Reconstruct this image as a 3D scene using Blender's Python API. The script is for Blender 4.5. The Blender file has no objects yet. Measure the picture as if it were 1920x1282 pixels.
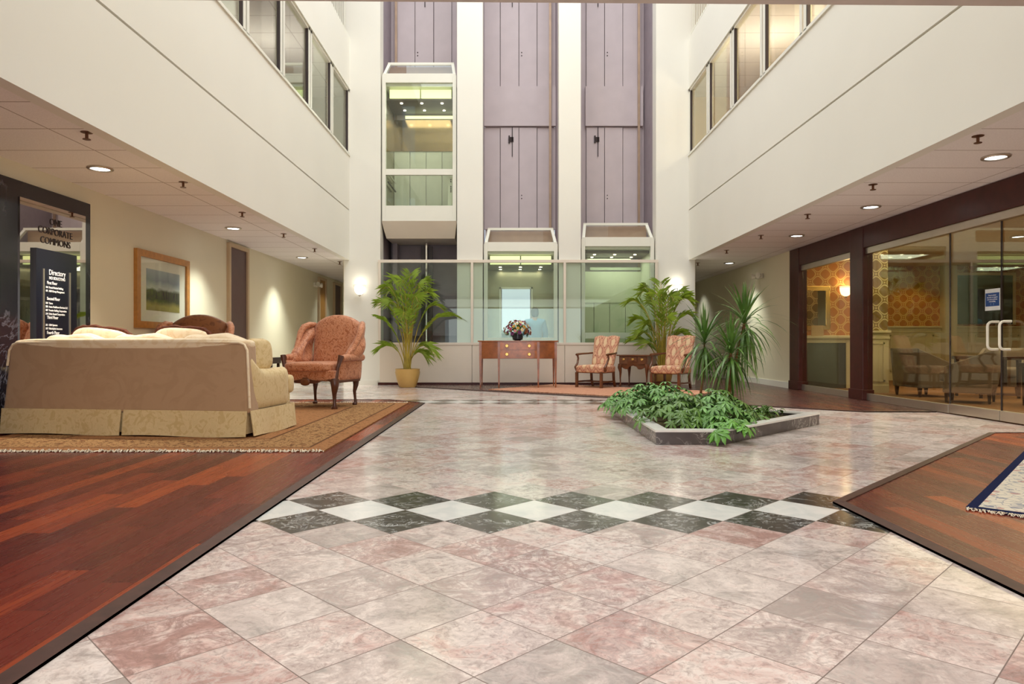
import bpy, bmesh, math, random
from mathutils import Vector, Matrix, Euler
R = math.radians
random.seed(7)
scene = bpy.context.scene
col = scene.collection
# ---------------------------------------------------------------- camera
F = 1300.0; CX = 957.0; CY = 645.5; H = 0.813
cam_d = bpy.data.cameras.new('camera'); cam = bpy.data.objects.new('camera', cam_d); col.objects.link(cam)
cam.location = (0, 0, H); cam.rotation_euler = (R(90), 0, 0)
cam_d.sensor_width = 36.0; cam_d.lens = 36.0 * F / 1920.0
cam_d.shift_x = (960 - CX) / 1920.0; cam_d.shift_y = (CY - 641) / 1920.0
cam_d.clip_start = 0.05; cam_d.clip_end = 200
scene.camera = cam
# ---------------------------------------------------------------- exposure, world, big lights
scene.view_settings.view_transform = 'Standard'; scene.view_settings.look = 'None'
scene.view_settings.gamma = 1.0; scene.view_settings.use_curve_mapping = False
scene.view_settings.exposure = 0.0
scene.cycles.max_bounces = 10; scene.cycles.transparent_max_bounces = 16
scene.cycles.sample_clamp_indirect = 6.0
w = bpy.data.worlds.new('sky'); scene.world = w; w.use_nodes = True
w.node_tree.nodes['Background'].inputs[0].default_value = (0.80, 0.90, 1.0, 1)
w.node_tree.nodes['Background'].inputs[1].default_value = 1.0
def area(name, loc, rot, sx, sy, power, color=(1, 1, 1)):
    d = bpy.data.lights.new(name, 'AREA'); d.shape = 'RECTANGLE'; d.size = sx; d.size_y = sy
    d.energy = power; d.color = color
    o = bpy.data.objects.new(name, d); o.location = loc; o.rotation_euler = rot; col.objects.link(o); return o
area('skylight', (0.17, 8.65, 9.9), (0, 0, 0), 6.6, 10.2, 560, (1.0, 0.985, 0.95))
area('entrance_fill_light', (0.2, -0.2, 2.47), (0, 0, 0), 7.0, 5.0, 130, (1.0, 0.98, 0.95))  # added unseen fill above the camera, stands for no known fixture
area('entrance_daylight', (0.2, -3.8, 1.35), (R(90), 0, 0), 6.0, 2.2, 80, (0.95, 0.97, 1.0))
area('lounge_light', (7.6, 9.6, 2.5), (0, 0, 0), 3.5, 6, 150, (1.0, 0.84, 0.56))

# ---------------------------------------------------------------- node helpers
class NT:
    def __init__(s, name, rough=0.5, metal=0.0, spec=0.5, coat=0.0):
        s.m = bpy.data.materials.new(name); s.m.use_nodes = True
        s.t = s.m.node_tree; s.b = s.t.nodes['Principled BSDF']
        s.b.inputs['Roughness'].default_value = rough; s.b.inputs['Metallic'].default_value = metal
        s.b.inputs['Specular IOR Level'].default_value = spec; s.b.inputs['Coat Weight'].default_value = coat
        s.b.inputs['Coat Roughness'].default_value = 0.08
        s._xyz = None
    def n(s, typ, **kw):
        x = s.t.nodes.new(typ)
        for k, v in kw.items(): setattr(x, k, v)
        return x
    def l(s, a, b): s.t.links.new(a, b)
    def put(s, sock, v):
        if isinstance(v, (int, float)): sock.default_value = v
        elif isinstance(v, (tuple, list)): sock.default_value = (tuple(v) + (1,))[:len(sock.default_value)] if len(v) < len(sock.default_value) else v
        else: s.l(v, sock)
    def M(s, op, a, b=0.0, c=0.0, clamp=False):
        x = s.n('ShaderNodeMath', operation=op, use_clamp=clamp)
        s.put(x.inputs[0], a); s.put(x.inputs[1], b)
        if len(x.inputs) > 2: s.put(x.inputs[2], c)
        return x.outputs[0]
    def coord(s):
        return s.n('ShaderNodeTexCoord').outputs['Object']
    def xyz(s):
        if not s._xyz:
            sp = s.n('ShaderNodeSeparateXYZ'); s.l(s.coord(), sp.inputs[0]); s._xyz = sp.outputs
        return s._xyz
    def vec(s, x, y, z=0.0):
        c = s.n('ShaderNodeCombineXYZ'); s.put(c.inputs[0], x); s.put(c.inputs[1], y); s.put(c.inputs[2], z); return c.outputs[0]
    def noise(s, v=None, scale=5.0, detail=4.0, dist=0.0, rough=0.5):
        x = s.n('ShaderNodeTexNoise'); s.l(v if v is not None else s.coord(), x.inputs['Vector'])
        x.inputs['Scale'].default_value = scale; x.inputs['Detail'].default_value = detail
        x.inputs['Distortion'].default_value = dist; x.inputs['Roughness'].default_value = rough
        return x.outputs['Fac']
    def ramp(s, f, stops):
        x = s.n('ShaderNodeValToRGB'); s.put(x.inputs[0], f); e = x.color_ramp.elements
        while len(e) < len(stops): e.new(0.5)
        for i, (p, c) in enumerate(stops): e[i].position = p; e[i].color = (*c, 1)
        return x.outputs[0]
    def mix(s, f, a, b):
        x = s.n('ShaderNodeMix', data_type='RGBA')
        s.put(x.inputs['Factor'], f)
        for sock, v in ((x.inputs[6], a), (x.inputs[7], b)):
            if isinstance(v, tuple): sock.default_value = (*v, 1)
            else: s.l(v, sock)
        return x.outputs[2]
    def base(s, c):
        if isinstance(c, tuple): s.b.inputs['Base Color'].default_value = (*c, 1)
        else: s.l(c, s.b.inputs['Base Color'])
        return s
    def bump(s, h, strength=0.2, dist=0.01):
        x = s.n('ShaderNodeBump'); x.inputs['Strength'].default_value = strength; x.inputs['Distance'].default_value = dist
        s.l(h, x.inputs['Height']); s.l(x.outputs[0], s.b.inputs['Normal']); return s
def srgb(r, g, b):
    f = lambda c: (c / 255 / 12.92) if c / 255 <= 0.04045 else ((c / 255 + 0.055) / 1.055) ** 2.4
    return (f(r), f(g), f(b))
def plain(name, c, rough=0.5, metal=0.0, var=0.06, scale=6.0, bump=0.0, coat=0.0, spec=0.5):
    t = NT(name, rough, metal, spec, coat)
    n = t.noise(scale=scale, detail=4)
    lo = tuple(max(0, x * (1 - var)) for x in c); hi = tuple(min(1, x * (1 + var)) for x in c)
    t.base(t.ramp(n, [(0.3, lo), (0.7, hi)]))
    if bump: t.bump(t.noise(scale=scale * 12, detail=3), bump, 0.004)
    return t.m
def emit(name, c, s):
    t = NT(name); t.base(c); t.b.inputs['Emission Color'].default_value = (*c, 1); t.b.inputs['Emission Strength'].default_value = s
    return t.m
def glass(name, tint, refl=0.08, power=1.0):
    m = bpy.data.materials.new(name); m.use_nodes = True; t = m.node_tree
    t.nodes.remove(t.nodes['Principled BSDF'])
    tr = t.nodes.new('ShaderNodeBsdfTransparent'); tr.inputs[0].default_value = (*tint, 1)
    gl = t.nodes.new('ShaderNodeBsdfGlossy'); gl.inputs['Roughness'].default_value = 0.0; gl.inputs[0].default_value = (0.9, 0.95, 0.9, 1)
    fr = t.nodes.new('ShaderNodeLayerWeight'); fr.inputs[0].default_value = 0.35
    ad = t.nodes.new('ShaderNodeMath'); ad.operation = 'MULTIPLY_ADD'; ad.inputs[1].default_value = 0.55 * power; ad.inputs[2].default_value = refl; ad.use_clamp = True
    mx = t.nodes.new('ShaderNodeMixShader')
    t.links.new(fr.outputs['Fresnel'], ad.inputs[0]); t.links.new(ad.outputs[0], mx.inputs[0])
    t.links.new(tr.outputs[0], mx.inputs[1]); t.links.new(gl.outputs[0], mx.inputs[2])
    t.links.new(mx.outputs[0], t.nodes['Material Output'].inputs[0])
    return m

# ---------------------------------------------------------------- mesh helpers
class MB:
    def __init__(s): s.v = []; s.f = []; s.mi = []
    def add(s, vs, fs, mi=0):
        o = len(s.v); s.v += [tuple(p) for p in vs]; s.f += [tuple(o + i for i in f) for f in fs]; s.mi += [mi] * len(fs); return s
    def box(s, x0, x1, y0, y1, z0, z1, mi=0, M=None):
        vs = [Vector((x, y, z)) for z in (z0, z1) for y in (y0, y1) for x in (x0, x1)]
        if M is not None: vs = [M @ p for p in vs]
        return s.add(vs, [(0, 2, 3, 1), (4, 5, 7, 6), (0, 1, 5, 4), (2, 6, 7, 3), (0, 4, 6, 2), (1, 3, 7, 5)], mi)
    def prism(s, poly, z0, z1, mi=0):
        n = len(poly); vs = [(x, y, z0) for x, y in poly] + [(x, y, z1) for x, y in poly]
        fs = [tuple(range(n))[::-1], tuple(range(n, 2 * n))] + [(i, (i + 1) % n, n + (i + 1) % n, n + i) for i in range(n)]
        return s.add(vs, fs, mi)
    def lathe(s, prof, c=(0, 0, 0), n=24, mi=0, caps=True):
        vs = []; fs = []
        for r, z in prof:
            for k in range(n):
                a = 2 * math.pi * k / n; vs.append((c[0] + r * math.cos(a), c[1] + r * math.sin(a), c[2] + z))
        for i in range(len(prof) - 1):
            for k in range(n):
                fs.append((i * n + k, i * n + (k + 1) % n, (i + 1) * n + (k + 1) % n, (i + 1) * n + k))
        if caps: fs.append(tuple(range(n))[::-1]); fs.append(tuple(range((len(prof) - 1) * n, len(prof) * n)))
        return s.add(vs, fs, mi)
    def tube(s, pts, rad, n=8, mi=0, sq=None):
        pts = [Vector(p) for p in pts]; N = len(pts)
        if isinstance(rad, (int, float)): rad = [rad] * N
        vs = []; prev = None
        for i, p in enumerate(pts):
            t = (pts[min(i + 1, N - 1)] - pts[max(i - 1, 0)]); t = t.normalized() if t.length > 1e-9 else Vector((0, 0, 1))
            if prev is None:
                a = Vector((0, 1, 0)) if abs(t.y) < 0.9 else Vector((1, 0, 0)); u = (a - t * a.dot(t)).normalized()
            else: u = (prev - t * prev.dot(t)).normalized()
            prev = u; b = t.cross(u)
            for k in range(n):
                a = 2 * math.pi * (k + 0.5) / n
                q = sq if sq else (1, 1)
                vs.append(p + u * (math.cos(a) * rad[i] * q[0]) + b * (math.sin(a) * rad[i] * q[1]))
        fs = [(i * n + k, i * n + (k + 1) % n, (i + 1) * n + (k + 1) % n, (i + 1) * n + k) for i in range(N - 1) for k in range(n)]
        fs += [tuple(range(n))[::-1], tuple(range((N - 1) * n, N * n))]
        return s.add(vs, fs, mi)
    def puff(s, c, h, k=5.0, n=8, M=None, mi=0, dz=None):
        """rounded cushion: a cube mapped to a p-norm ball; h half sizes"""
        idx = {}; vs = []; fs = []
        def vid(a, b, cc):
            key = (a, b, cc)
            if key not in idx:
                p = [2 * t / n - 1 for t in key]
                p = [math.sin(x * math.pi / 2) * 0.5 + x * 0.5 for x in p]
                r = sum(abs(x) ** k for x in p) ** (1 / k)
                q = Vector([p[i] / r * h[i] for i in range(3)])
                if dz: q = dz(q)
                q = q + Vector(c) if M is None else M @ (q + Vector(c))
                idx[key] = len(vs); vs.append(q)
            return idx[key]
        for ax in range(3):
            for side in (0, n):
                for i in range(n):
                    for j in range(n):
                        def kk(a, b):
                            l = [a, b]; l.insert(ax, side); return vid(*l)
                        f = (kk(i, j), kk(i + 1, j), kk(i + 1, j + 1), kk(i, j + 1))
                        fl = (side == n) ^ (ax == 1)
                        fs.append(f if fl else f[::-1])
        return s.add(vs, fs, mi)
    def pad(s, fn, nu=14, nv=14, t=0.05, e=4.0, mi=0):
        """closed upholstered pad around the surface fn(u,v)->(Vector pos, Vector normal), u,v in [-1,1]"""
        vs = []; fs = []
        for sd in (1, -1):
            for i in range(nu + 1):
                for j in range(nv + 1):
                    u = -math.cos(math.pi * i / nu); v = -math.cos(math.pi * j / nv)
                    p, nn = fn(u, v); g = (max(0, 1 - abs(u) ** e) * max(0, 1 - abs(v) ** e)) ** 0.5
                    vs.append(p + nn * (sd * t * (g * 0.92 + 0.0)))
        off = (nu + 1) * (nv + 1); W = nv + 1
        for i in range(nu):
            for j in range(nv):
                a, b, c, d = i * W + j, (i + 1) * W + j, (i + 1) * W + j + 1, i * W + j + 1
                fs.append((a, b, c, d)); fs.append((off + d, off + c, off + b, off + a))
        return s.add(vs, fs, mi)
    def build(s, name, mat, parent=None, smooth=False, bevel=0.0, merge=True):
        me = bpy.data.meshes.new(name); me.from_pydata(s.v, [], s.f)
        mats = mat if isinstance(mat, (list, tuple)) else [mat]
        for m in mats: me.materials.append(m)
        for p, mi in zip(me.polygons, s.mi): p.material_index = mi
        bm = bmesh.new(); bm.from_mesh(me)
        if merge: bmesh.ops.remove_doubles(bm, verts=bm.verts, dist=1e-5)
        if merge: bmesh.ops.recalc_face_normals(bm, faces=bm.faces)
        bm.to_mesh(me); bm.free()
        if smooth:
            for p in me.polygons: p.use_smooth = True
            me.set_sharp_from_angle(angle=R(50))
        o = bpy.data.objects.new(name, me); col.objects.link(o)
        if parent is not None: o.parent = parent
        if bevel:
            b = o.modifiers.new('bevel', 'BEVEL'); b.width = bevel; b.segments = 2; b.limit_method = 'ANGLE'; b.harden_normals = False
        return o
def B(*a, **k): return MB().box(*a, **k)
def tag(o, label=None, cat=None, group=None, kind=None):
    if label: o['label'] = label
    if cat: o['category'] = cat
    if group: o['group'] = group
    if kind: o['kind'] = kind
    return o
def empty(name, loc=(0, 0, 0), rz=0.0):
    o = bpy.data.objects.new(name, None); o.location = loc; o.rotation_euler = (0, 0, rz); o.empty_display_size = 0.1
    col.objects.link(o); return o
def struct(o, label=None, cat=None):
    o['kind'] = 'structure'
    if label: o['label'] = label
    if cat: o['category'] = cat
    return o
def copy_tree(o, parent=None):
    c = o.copy(); col.objects.link(c); c.parent = parent
    for ch in [x for x in o.children]: copy_tree(ch, c)
    return c
def text(name, body, size, M, mat, parent=None, ext=0.002, align='LEFT', sx=1.0, bold=0.0):
    cu = bpy.data.curves.new(name, 'FONT'); cu.body = body; cu.size = size; cu.extrude = ext; cu.align_x = align; cu.offset = bold
    cu.resolution_u = 3
    tmp = bpy.data.objects.new(name + '_t', cu); col.objects.link(tmp)
    dg = bpy.context.evaluated_depsgraph_get(); dg.update()
    me = bpy.data.meshes.new_from_object(tmp.evaluated_get(dg)); col.objects.unlink(tmp); bpy.data.objects.remove(tmp)
    me.transform(M @ Matrix.Diagonal((sx, 1, 1, 1))); me.materials.clear(); me.materials.append(mat); me.name = name
    o = bpy.data.objects.new(name, me); col.objects.link(o); o.parent = parent; return o

# ---------------------------------------------------------------- materials
def marble_floor():
    t = NT('marble_tile', 0.16, 0, 0.5); x, y, z = t.xyz(); s = 0.302; k = 1 / (math.sqrt(2) * s); X0, Y0 = -0.089, 3.404
    xs = t.M('SUBTRACT', x, X0); ys = t.M('SUBTRACT', y, Y0)
    u = t.M('MULTIPLY', t.M('ADD', xs, ys), k); v = t.M('MULTIPLY', t.M('SUBTRACT', ys, xs), k)
    fu = t.M('FLOOR', u); fv = t.M('FLOOR', v); r = t.M('ADD', fu, fv)
    wn = t.n('ShaderNodeTexWhiteNoise', noise_dimensions='2D'); t.l(t.vec(fu, fv), wn.inputs['Vector'])
    val = wn.outputs['Value']; sc = t.n('ShaderNodeSeparateColor'); t.l(wn.outputs['Color'], sc.inputs[0])
    # each tile has its own piece of stone
    off = t.M('MULTIPLY', val, 37.0)
    vx = t.M('ADD', t.M('MULTIPLY', x, 1.0), off); vy = t.M('ADD', t.M('MULTIPLY', y, 1.0), t.M('MULTIPLY', sc.outputs[1], 31.0))
    pv = t.vec(vx, vy, val)
    n1 = t.noise(pv, 5.5, 8, 1.2, 0.66); n2 = t.noise(pv, 7.5, 10, 1.8, 0.68); n3 = t.noise(pv, 26, 8, 1.2, 0.75)
    base = t.ramp(t.M('ADD', n1, t.M('MULTIPLY', t.M('SUBTRACT', sc.outputs[0], 0.5), 0.34)),
                  [(0.28, srgb(186, 150, 142)), (0.40, srgb(222, 196, 188)), (0.50, srgb(236, 224, 216)), (0.60, srgb(198, 184, 178)), (0.72, srgb(150, 142, 136))])
    vein = t.M('MULTIPLY', t.M('ABSOLUTE', t.M('SUBTRACT', n2, 0.5)), 12.0, clamp=True)
    veinc = t.mix(sc.outputs[2], srgb(160, 128, 122), srgb(240, 233, 226))
    vfac = t.M('MULTIPLY', t.M('SUBTRACT', 1.0, vein), t.M('MULTIPLY_ADD', sc.outputs[1], 0.55, 0.35), clamp=True)
    stone = t.mix(vfac, base, veinc)
    stone = t.mix(t.M('MULTIPLY', t.M('SUBTRACT', n3, 0.48), 3.4, clamp=True), stone, srgb(138, 116, 110))
    pale = t.M('GREATER_THAN', sc.outputs[0], 0.62)
    stone = t.mix(t.M('MULTIPLY', pale, 0.22), stone, srgb(236, 228, 220))
    ve2 = t.M('MULTIPLY', t.M('ABSOLUTE', t.M('SUBTRACT', n2, 0.5)), 34.0, clamp=True)
    nm = t.M('MULTIPLY', t.M('SUBTRACT', n1, 0.42), 4.0, clamp=True)
    black = t.mix(t.M('MULTIPLY', t.M('SUBTRACT', 1.0, ve2), nm), t.ramp(n3, [(0.3, srgb(46, 46, 46)), (0.7, srgb(84, 80, 72))]), srgb(232, 236, 232))
    white = t.ramp(n1, [(0.3, srgb(214, 220, 216)), (0.6, srgb(238, 238, 232))])
    def isr(q): return t.M('COMPARE', r, float(q), 0.1)
    isb = t.M('ADD', t.M('ADD', isr(0), isr(-2)), t.M('ADD', isr(28), isr(30)), clamp=True)
    isw = t.M('ADD', isr(-1), isr(29), clamp=True)
    c = t.mix(isb, t.mix(isw, stone, white), black)
    eu = t.M('ABSOLUTE', t.M('SUBTRACT', t.M('FRACT', u), 0.5)); ev = t.M('ABSOLUTE', t.M('SUBTRACT', t.M('FRACT', v), 0.5))
    gr = t.M('GREATER_THAN', t.M('MAXIMUM', eu, ev), 0.4945)
    c = t.mix(gr, c, srgb(128, 112, 104))
    t.base(c); t.l(t.M('MULTIPLY_ADD', gr, 0.5, t.M('MULTIPLY_ADD', n3, 0.10, 0.10)), t.b.inputs['Roughness'])
    return t.m
def wood_floor(name='wood_plank_floor', dark=1.0):
    t = NT(name, 0.22, 0, 0.35, 0.0); x, y, z = t.xyz()
    u = t.M('DIVIDE', x, 0.115); fu = t.M('FLOOR', u)
    wn = t.n('ShaderNodeTexWhiteNoise', noise_dimensions='1D'); t.l(fu, wn.inputs['W'])
    v = t.M('ADD', t.M('DIVIDE', y, 1.15), t.M('MULTIPLY', wn.outputs[0], 7.0)); fv = t.M('FLOOR', v)
    w2 = t.n('ShaderNodeTexWhiteNoise', noise_dimensions='2D'); t.l(t.vec(fu, fv), w2.inputs['Vector'])
    g = t.noise(t.vec(t.M('MULTIPLY', x, 40.0), t.M('MULTIPLY', y, 1.6), t.M('MULTIPLY', w2.outputs[0], 20)), 1.6, 5, 0.6)
    f = t.M('ADD', t.M('MULTIPLY', w2.outputs[0], 0.72), t.M('MULTIPLY', g, 0.38))
    c = t.ramp(f, [(0.1, srgb(76, 30, 26)), (0.4, srgb(100, 39, 31)), (0.74, srgb(120, 48, 34)), (0.94, srgb(158, 70, 36)), (1.08, srgb(172, 86, 42))])
    e1 = t.M('GREATER_THAN', t.M('ABSOLUTE', t.M('SUBTRACT', t.M('FRACT', u), 0.5)), 0.488)
    e2 = t.M('GREATER_THAN', t.M('ABSOLUTE', t.M('SUBTRACT', t.M('FRACT', v), 0.5)), 0.4985)
    c = t.mix(t.M('MULTIPLY', t.M('MAXIMUM', e1, e2), 0.6), c, srgb(52, 22, 18))
    if dark < 1: c = t.mix(1 - dark, c, srgb(62, 50, 46))  # grey-brown reflection tone painted into the plank colour
    t.base(c); t.l(t.M('MULTIPLY_ADD', g, 0.16, 0.20), t.b.inputs['Roughness']); return t.m
def ceil_tiles():
    t = NT('ceiling_tile', 0.9); x, y, z = t.xyz()
    u = t.M('DIVIDE', x, 1.22); v = t.M('DIVIDE', y, 0.61)
    e1 = t.M('GREATER_THAN', t.M('ABSOLUTE', t.M('SUBTRACT', t.M('FRACT', u), 0.5)), 0.495)
    e2 = t.M('GREATER_THAN', t.M('ABSOLUTE', t.M('SUBTRACT', t.M('FRACT', v), 0.5)), 0.488)
    n = t.noise(scale=90, detail=2)
    c = t.mix(t.M('MULTIPLY', t.M('MAXIMUM', e1, e2), 0.8), t.ramp(n, [(0.3, srgb(236, 230, 228)), (0.7, srgb(248, 243, 240))]), srgb(160, 142, 132))
    t.base(c); return t.m
def dark_marble(name, c0, c1, vc, sc=4.0, rough=0.12):
    t = NT(name, rough); n1 = t.noise(scale=sc, detail=8, dist=2.0, rough=0.6); n2 = t.noise(scale=sc * 0.5, detail=4)
    ve = t.M('SUBTRACT', 1.0, t.M('MULTIPLY', t.M('ABSOLUTE', t.M('SUBTRACT', n1, 0.5)), 38.0, clamp=True))
    msk = t.M('MULTIPLY', t.M('SUBTRACT', n2, 0.47), 6.0, clamp=True)
    t.base(t.mix(t.M('MULTIPLY', ve, msk), t.ramp(n2, [(0.3, c0), (0.7, c1)]), vc)); return t.m
def rug_mat(name, hx, hy, ground, dark, light, red, sc=9.0, bw=0.55, edge=None):
    """object origin at rug centre; hx, hy half sizes"""
    t = NT(name, 0.95, 0, 0.1); x, y, z = t.xyz()
    d = t.M('MINIMUM', t.M('SUBTRACT', hx, t.M('ABSOLUTE', x)), t.M('SUBTRACT', hy, t.M('ABSOLUTE', y)))
    vo = t.n('ShaderNodeTexVoronoi'); t.l(t.coord(), vo.inputs['Vector']); vo.inputs['Scale'].default_value = sc
    v2 = t.n('ShaderNodeTexVoronoi', feature='DISTANCE_TO_EDGE'); t.l(t.coord(), v2.inputs['Vector']); v2.inputs['Scale'].default_value = sc * 1.7
    spc = t.n('ShaderNodeSeparateColor'); t.l(vo.outputs['Color'], spc.inputs[0])
    n = t.noise(scale=sc * 1.6, detail=4, dist=1.5)
    flower = t.M('LESS_THAN', t.M('ADD', vo.outputs['Distance'], t.M('MULTIPLY', n, 0.35)), 0.48)
    fc = t.mix(t.M('GREATER_THAN', spc.outputs[0], 0.5), red, dark)
    vine = t.M('LESS_THAN', v2.outputs['Distance'], 0.05)
    inb = t.M('MULTIPLY', t.M('GREATER_THAN', d, bw * 0.25), t.M('LESS_THAN', d, bw))
    fieldc = t.mix(t.M('MULTIPLY', vine, 0.5), t.mix(t.M('MULTIPLY', flower, 0.55), ground, fc), dark)
    bordc = t.mix(vine, t.mix(flower, light, fc), dark)
    c = t.mix(inb, fieldc, bordc)
    ln = t.M('ADD', t.M('COMPARE', d, bw, 0.014), t.M('COMPARE', d, bw * 0.25, 0.012), clamp=True)
    c = t.mix(ln, c, dark)
    if edge: c = t.mix(t.M('LESS_THAN', d, 0.045), c, edge)
    t.base(c); t.bump(t.noise(scale=240, detail=2), 0.4, 0.004); return t.m
def damask(name, c1, c2, sc=9.0, rough=0.75, sheen=0.3, c3=None):
    t = NT(name, rough, 0, 0.3); t.b.inputs['Sheen Weight'].default_value = sheen
    n = t.noise(scale=sc, detail=3, dist=2.2); n2 = t.noise(scale=sc * 7, detail=2)
    c = t.ramp(n, [(0.40, c1), (0.5, c2)] + ([(0.62, c3)] if c3 else []))
    c = t.mix(t.M('MULTIPLY', n2, 0.25), c, c1); t.base(c); t.bump(n2, 0.2, 0.003); return t.m
def tapestry():
    t = NT('tapestry_fabric', 0.85, 0, 0.2); x, y, z = t.xyz()
    yz = t.M('ADD', z, t.M('MULTIPLY', y, 0.9))
    u = t.M('DIVIDE', x, 0.17); v = t.M('DIVIDE', yz, 0.26)
    a = t.M('COSINE', t.M('MULTIPLY', u, 6.2832)); b = t.M('COSINE', t.M('MULTIPLY', v, 6.2832))
    s = t.M('ADD', a, t.M('MULTIPLY', b, 1.0)); n = t.noise(scale=22, detail=4, dist=1.0)
    f = t.M('ADD', t.M('MULTIPLY', s, 0.5), t.M('MULTIPLY', t.M('SUBTRACT', n, 0.5), 0.7))
    ring = t.M('COMPARE', t.M('ABSOLUTE', f), 0.30, 0.07); core = t.M('GREATER_THAN', t.M('ABSOLUTE', f), 0.66)
    c = t.mix(t.M('GREATER_THAN', n, 0.52), srgb(206, 150, 124), srgb(218, 172, 140))
    c = t.mix(core, c, srgb(226, 196, 158)); c = t.mix(t.M('MULTIPLY', ring, .7), c, srgb(136, 82, 66)); t.base(c); return t.m
def wallpaper(name, g1, g2, lat, s=0.17):
    t = NT(name, 0.7); x, y, z = t.xyz(); h = t.M('ADD', x, t.M('MULTIPLY', y, 1.0)); k = 1 / (math.sqrt(2) * s)
    a = t.M('MULTIPLY', t.M('ADD', h, z), k * 1.0); b = t.M('MULTIPLY', t.M('SUBTRACT', h, z), k * 1.0)
    fa = t.M('SUBTRACT', t.M('FRACT', a), 0.5); fb = t.M('SUBTRACT', t.M('FRACT', b), 0.5)
    d = t.M('POWER', t.M('ADD', t.M('POWER', t.M('ABSOLUTE', fa), 3.2), t.M('POWER', t.M('ABSOLUTE', fb), 3.2)), 1 / 3.2)
    ring = t.M('COMPARE', d, 0.44, 0.045)
    join = t.M('GREATER_THAN', d, 0.56)
    msk = t.M('MAXIMUM', ring, join); n = t.noise(scale=2.0, detail=2)
    t.base(t.mix(msk, t.ramp(n, [(0.3, g1), (0.7, g2)]), lat)); return t.m

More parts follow.
